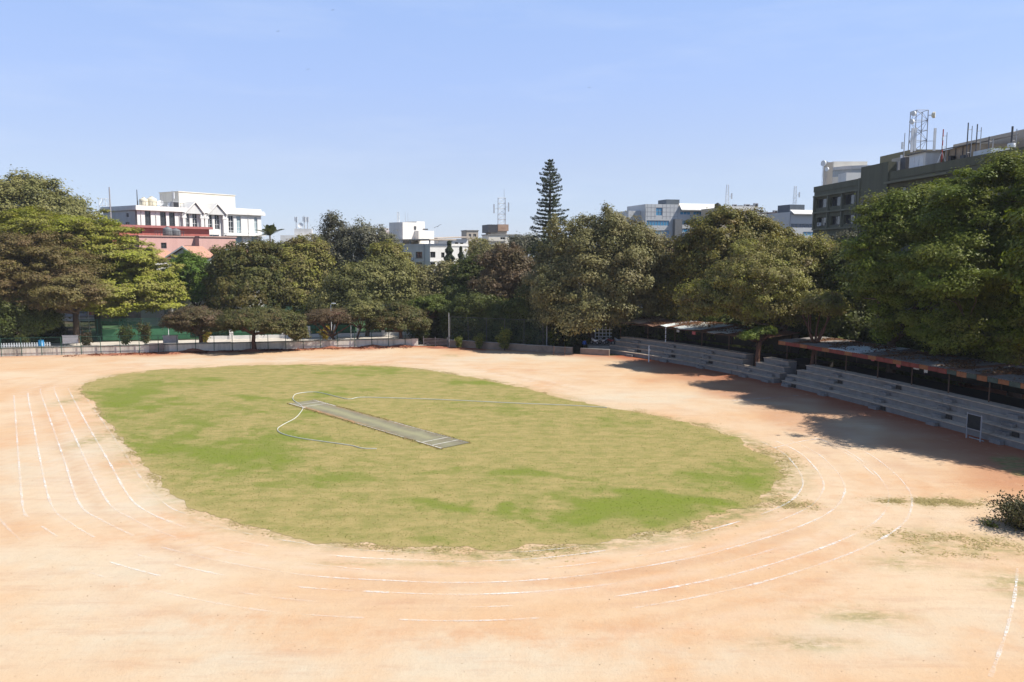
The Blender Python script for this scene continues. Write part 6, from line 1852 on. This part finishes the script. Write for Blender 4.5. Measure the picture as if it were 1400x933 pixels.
# motorbikes
def motorbike(label, pos, rz, col):
    bm_ = mat('bike_' + label.split()[0], col, .35, .05, 3, .5)
    p0 = np.array(pos, float)
    t = thing('motorbike', label, 'motorbike', pos, 'motorbikes parked beside the far stand')
    for x in (-.62, .62):
        n_ = 16
        w_ = MB(); vs = []
        ring = [np.array([x + .28 * math.cos(6.283 * i / n_), 0, .30 + .28 * math.sin(6.283 * i / n_)]) for i in range(n_ + 1)]
        w_.tube([p0 + r_ for r_ in ring], .06, 6, cap=False); wh = w_.build('wheel', RUBBER, t)
        MB().tube([p0 + np.array([x, -.04, .3]), p0 + np.array([x, .04, .3])], .17, 10).build('rim', GREY_M, wh)
    MB().tube([p0 + np.array([.62, 0, .3]), p0 + np.array([.42, 0, .95])], .05, 6).build('fork', GREY_M, t)
    MB().tube([p0 + np.array([.5, 0, .62]), p0 + np.array([.15, 0, .72]), p0 + np.array([-.25, 0, .55]), p0 + np.array([-.75, 0, .72])], [.14, .2, .19, .08], 10).build('body', bm_, t, True)
    MB().tube([p0 + np.array([.1, 0, .86]), p0 + np.array([-.3, 0, .82]), p0 + np.array([-.72, 0, .86])], [.09, .13, .09], 8).build('seat', BLACKP, t, True)
    MB().tube([p0 + np.array([.34, -.33, 1.06]), p0 + np.array([.42, -.1, 1.0]), p0 + np.array([.42, .1, 1.0]), p0 + np.array([.34, .33, 1.06])], .025, 6).build('handlebar', BLACKP, t)
    MB().tube([p0 + np.array([.44, 0, .86]), p0 + np.array([.58, 0, .86])], [.13, .1], 10).build('headlight', WHITE_M, t)
    MB().tube([p0 + np.array([-.05, .12, .38]), p0 + np.array([.1, -.12, .38])], .14, 8).build('engine', DARK_M, t)
    MB().tube([p0 + np.array([-.1, .15, .3]), p0 + np.array([-.1, .28, 0.005])], .02, 5).build('side_stand', GREY_M, t)
    t.rotation_euler = (0, 0, rz)
    return t
PLAT = .9
Pf = MB().box(11.2, 17.5, 115.4, 122, -.05, PLAT).build('parking_terrace', CONC); Pf['kind'] = 'structure'
for i, (x, y, a, c_, lab) in enumerate([(12.2, 117.2, 2.2, (.75, .75, .75), 'white motorbike at the end of the parked row by the tree trunk'), (13.4, 117.4, 2.0, (.6, .62, .65), 'silver motorbike parked second from the tree trunk'), (14.5, 117.3, 2.3, (.3, .05, .05), 'dark red motorbike parked among pale ones'), (15.6, 117.4, 2.1, (.72, .74, .76), 'pale motorbike parked closest to the ragged roof')]):
    motorbike(lab, (x, y, PLAT), a, c_)
# white lattice gate and water pipe rack behind the bikes
t = thing('white_trellis', 'white slatted trellis panel behind the parked motorbikes', 'trellis', (13.9, 120.5, PLAT))
for x in np.arange(12.6, 15.0, .55): MB().box(x, x + .12, 120.45, 120.52, PLAT, PLAT + 2.3).build('upright', WHITE_M, t)
for z_ in np.arange(.3, 2.3, .5): MB().box(12.6, 15.2, 120.53, 120.58, PLAT + z_, PLAT + z_ + .12).build('slat', WHITE_M, t)
# yellow sign on the street behind
b = P(857, 440, 165)
t = thing('street_sign', 'yellow signboard glimpsed under the trees beyond the ragged roof', 'sign', (b[0], 165, 0))
zz = P(857, 433, 165)[2]
MB().box(b[0] - .06, b[0] + .06, 165, 165.1, 0, zz + 2).build('post', GREY_M, t); MB().box(b[0] - .9, b[0] + .9, 164.9, 164.97, zz, zz + 2.0).build('panel', YEL, t)

# person by the brown wall end, standing behind it
def person(label, pos, rz):
    p0 = np.array(pos, float)
    t = thing('person', label, 'person', pos)
    J = {'pel': (0, 0, .92), 'che': (0, .02, 1.28), 'nec': (0, 0, 1.46), 'hed': (0, -.01, 1.60), 'top': (0, 0, 1.70),
         'hl': (.10, 0, .88), 'kl': (.12, -.03, .50), 'al': (.12, .02, .08), 'tl': (.14, -.16, .04), 'hr': (-.10, 0, .88), 'kr': (-.11, -.02, .50), 'ar': (-.12, .03, .08), 'tr': (-.14, -.14, .04),
         'sl': (.19, 0, 1.40), 'el': (.26, .03, 1.13), 'wl': (.24, -.12, .90), 'fl': (.23, -.17, .80), 'sr': (-.19, 0, 1.40), 'er': (-.27, .02, 1.13), 'wr': (-.26, -.10, .90), 'fr': (-.25, -.15, .80)}
    rad = {'pel': .15, 'che': .16, 'nec': .06, 'hed': .10, 'top': .07, 'hl': .10, 'kl': .065, 'al': .05, 'tl': .04, 'hr': .10, 'kr': .065, 'ar': .05, 'tr': .04, 'sl': .07, 'el': .048, 'wl': .035, 'fl': .03, 'sr': .07, 'er': .048, 'wr': .035, 'fr': .03}
    E = [('pel', 'che'), ('che', 'nec'), ('nec', 'hed'), ('hed', 'top'), ('pel', 'hl'), ('hl', 'kl'), ('kl', 'al'), ('al', 'tl'), ('pel', 'hr'), ('hr', 'kr'), ('kr', 'ar'), ('ar', 'tr'), ('che', 'sl'), ('sl', 'el'), ('el', 'wl'), ('wl', 'fl'), ('che', 'sr'), ('sr', 'er'), ('er', 'wr'), ('wr', 'fr')]
    ks = list(J)
    me = bpy.data.meshes.new('body'); me.from_pydata([J[k] for k in ks], [(ks.index(a), ks.index(b)) for a, b in E], [])
    o_ = bpy.data.objects.new('body', me); COL.objects.link(o_); o_.parent = t; ORG[o_] = p0
    sk = o_.modifiers.new('skin', 'SKIN')
    for i, k in enumerate(ks):
        me.skin_vertices[0].data[i].radius = (rad[k], rad[k]); me.skin_vertices[0].data[i].use_root = (k == 'pel')
    o_.modifiers.new('sub', 'SUBSURF').levels = 2; o_.modifiers['sub'].render_levels = 2
    m, n, l, p = newmat('person_clothes')
    tc = n.new('ShaderNodeTexCoord'); sp = n.new('ShaderNodeSeparateXYZ'); l.new(tc.outputs['Object'], sp.inputs[0])
    cr = n.new('ShaderNodeValToRGB'); cr.color_ramp.interpolation = 'CONSTANT'
    mr = n.new('ShaderNodeMapRange'); mr.inputs[2].default_value = 2.0
    l.new(sp.outputs[2], mr.inputs[0]); l.new(mr.outputs[0], cr.inputs[0])
    e = cr.color_ramp.elements
    e[0].color = (.02, .02, .03, 1); e[1].position = .47; e[1].color = (.06, .14, .5, 1)
    x = e.new(.735); x.color = (.22, .12, .08, 1); x = e.new(.815); x.color = (.02, .015, .012, 1)
    l.new(cr.outputs[0], p.inputs['Base Color']); p.inputs['Roughness'].default_value = .8
    me.materials.append(m)
    t.rotation_euler = (0, 0, rz)
b = G(799, 479.5)
person('person in blue shirt and dark trousers standing by the domed tree trunk', (b[0], b[1], -.02), .3)

# ================================================================ CRICKET PITCH AND HOSE
cor = [G(597.5, 613.5), G(646.5, 607), G(431, 548), G(393.5, 552)]
ax = unit(((cor[2] + cor[3]) / 2 - (cor[0] + cor[1]) / 2)[:2]); Lp = float(np.linalg.norm(((cor[2] + cor[3]) / 2 - (cor[0] + cor[1]) / 2)[:2]))
c0 = ((cor[0] + cor[1]) / 2)[:2]
pn = np.array([-ax[1], ax[0]])
Wp = 1.3
t = thing('cricket_pitch', 'worn grey-green cricket mat with white creases on the grass oval', 'cricket pitch', (*(c0 + ax * Lp / 2), 0))
m, n, l, p, noise, ramp, attr, math_, mix, bump = surf_nodes('pitch_mat')
c = mix(ramp(noise(.9, 7, .65), .35, .65), A(170, 166, 136), A(154, 146, 124))
c = mix(attr('worn'), c, A(192, 188, 146))
c = mix(math_('MULTIPLY', attr('soil'), ramp(noise(1.6, 7, .7), .3, .6)), c, A(226, 168, 120))
l.new(c, p.inputs['Base Color']); bump(noise(6, 6, .7), .4, .05)
def strip_grid(name, L_, w0, w1, z, m_, nu, nv_):
    us, vs = np.linspace(0, L_, nu), np.linspace(w0, w1, nv_)
    V = []; wa, so = [], []
    for u in us:
        for v in vs:
            q_ = c0 + ax * u + pn * (v + (.06 * math.sin(u * 3.1 + v) if abs(v) > Wp * .95 else 0)); V.append((q_[0], q_[1], z))
            f = u / L_
            wa.append(math.exp(-((v - .1 * math.sin(u)) / .45) ** 2) * (.75 if .12 < f < .92 else .25))
            so.append(max(0, (abs(v) - Wp * .62) / (Wp * .38)) * (1 if (v > 0 and .45 < f < .92) else .35 if .3 < f < .9 else .1))
    fs = [(i * nv_ + j, i * nv_ + j + 1, (i + 1) * nv_ + j + 1, (i + 1) * nv_ + j) for i in range(nu - 1) for j in range(nv_ - 1)]
    me = bpy.data.meshes.new(name); me.from_pydata([tuple(np.array(v) - ORG[t]) for v in V], [], fs)
    for k, a in (('worn', wa), ('soil', so)):
        at = me.attributes.new(k, 'FLOAT', 'POINT'); at.data.foreach_set('value', np.array(a, np.float32))
    me.materials.append(m_); o_ = bpy.data.objects.new(name, me); COL.objects.link(o_); o_.parent = t; ORG[o_] = ORG[t]
    return o_
strip_grid('mat', Lp, -Wp, Wp, .05, m, 60, 14)
nt_ = 2600
uu = RNG.uniform(-.2, Lp + .2, nt_); sd_ = RNG.choice([-1, 1], nt_)
qq = c0 + ax * uu[:, None] + pn * (sd_ * (Wp + RNG.normal(.06, .13, nt_)))[:, None]
aa_ = RNG.uniform(0, 6.283, nt_); tt_ = np.c_[np.cos(aa_), np.sin(aa_), np.zeros(nt_)] * RNG.uniform(.04, .09, (nt_, 1))
bb_ = np.c_[qq, np.full(nt_, .03)]
VV = np.stack([bb_ - tt_, bb_ + tt_, bb_ + np.c_[RNG.normal(0, .08, (nt_, 2)), RNG.uniform(.035, .06, nt_)]], 1).reshape(-1, 3)
o_ = quads_object('grass', VV, np.array([A(196, 178, 110), A(176, 168, 96), A(214, 180, 130)])[RNG.integers(0, 3, nt_)], FOL)
props(o_, 'dry grass fringe creeping over the cricket mat edges', 'grass', kind='stuff')
PW = mat('pitch_white', (.56, .54, .48), .9, .15, 4, dirt=(.34, .31, .24), dirt_amt=.5)
def pline(a, b, w_=.09):
    a = c0 + ax * a[0] + pn * a[1]; b = c0 + ax * b[0] + pn * b[1]
    d = unit(b - a); e = np.array([-d[1], d[0]]) * w_ / 2
    MB().hexa([(*(a - e), .052), (*(b - e), .052), (*(b + e), .052), (*(a + e), .052), (*(a - e), .062), (*(b - e), .062), (*(b + e), .062), (*(a + e), .062)]).build('crease_line', PW, t)
for s in (0, 1):
    f = (lambda u: u) if s == 0 else (lambda u: Lp - u)
    pline((f(2.5), -Wp), (f(2.5), Wp), .08); pline((f(1.25), -Wp), (f(1.25), Wp), .08)
    pline((f(0), -Wp), (f(4.2), -Wp), .12); pline((f(0), Wp), (f(3.2), Wp), .12)
pline((0, -Wp), (Lp * .45, -Wp), .07); pline((Lp * .2, Wp), (Lp * .5, Wp), .06)

z5b = lambda X, Y_: G(350 + X * .25, 500 + Y_ * .25)[:2]
hp = [z5b(*q_) for q_ in [(660, 458), (580, 455), (520, 440), (380, 420), (230, 398), (140, 374), (118, 350), (150, 325), (215, 290), (250, 250), (256, 232), (238, 214), (206, 192), (203, 174), (225, 156), (300, 147), (360, 152), (480, 182), (520, 185), (570, 176), (700, 178), (1000, 188), (1400, 207)]] + [G(780, 555)[:2], G(830, 558)[:2]]
hc = resample(catmull(hp, 10), .4)
hz = np.full(len(hc), .05)
o = MB().tube([(x, y, z) for (x, y), z in zip(hc, hz)], .03, 6).build('garden_hose', HOSE_M)
props(o, 'pale blue-white watering hose snaking across the grass oval', 'hose')

# ================================================================ BIRDS
def bird(label, px, py, Y, span, bank, name='bird', group=None):
    c_ = P(px, py, Y)
    t = thing(name, label, 'bird', c_, group)
    cb, sb = math.cos(bank), math.sin(bank)
    def W_(x, y, z): return c_ + np.array([x * cb - z * sb, y, x * sb + z * cb])
    L = span * .42
    MB().tube([W_(0, -L * .5, 0), W_(0, -L * .38, .02), W_(0, 0, 0), W_(0, L * .4, 0)], [span * .015, span * .03, span * .05, span * .015], 8).build('body', KITE, t, True)
    MB().add([W_(-.02 * span, L * .35, 0), W_(.02 * span, L * .35, 0), W_(.10 * span, L * .75, 0), W_(-.10 * span, L * .75, 0), W_(0, L * .55, .02 * span)], [(0, 1, 4), (1, 2, 4), (2, 3, 4), (3, 0, 4)]).build('tail', KITE, t)
    for s in (-1, 1):
        pr = [(0, -.10, .0, .09), (.18, -.16, .05, .02), (.34, -.10, .06, .06), (.5, .02, .02, .08)]
        vs = []; fs = []
        for (x, yl, z, yt) in pr:
            vs += [W_(s * x * span, yl * span, z * span), W_(s * x * span, (yt + .02) * span, z * span - .01), W_(s * x * span, (yl + yt) / 2 * span, z * span + .025 * span)]
        for i in range(3):
            b = i * 3
            for k in range(3): fs.append((b + k, b + (k + 1) % 3, b + 3 + (k + 1) % 3, b + 3 + k))
        fs += [(0, 2, 1), (9, 10, 11)]
        MB().add(vs, fs).build('wing', KITE, t)
bird('dark kite gliding with tilted wings beside the office lift room', 598.5, 310, 150, 1.55, .45, 'kite_bird')
for px, py in ((380, 43), (455, 14), (421, 95), (806, 120)):
    bird('tiny dark bird high in the clear sky', px, py, 330, 1.3, .2, 'bird', 'tiny birds high in the sky')

# ================================================================ HAZE
m = bpy.data.materials.new('dust_haze'); m.use_nodes = True
n, l = m.node_tree.nodes, m.node_tree.links
n.remove(n['Principled BSDF'])
pv = n.new('ShaderNodeVolumePrincipled')
pv.inputs['Color'].default_value = (.86, .90, .96, 1)
pv.inputs['Density'].default_value = .00014
l.new(pv.outputs[0], n['Material Output'].inputs['Volume'])
o = MB().box(-1600, 1600, -500, 2700, -1.2, 48).build('haze', m)
props(o, 'thin dusty daylight haze filling the air', 'haze', kind='stuff')
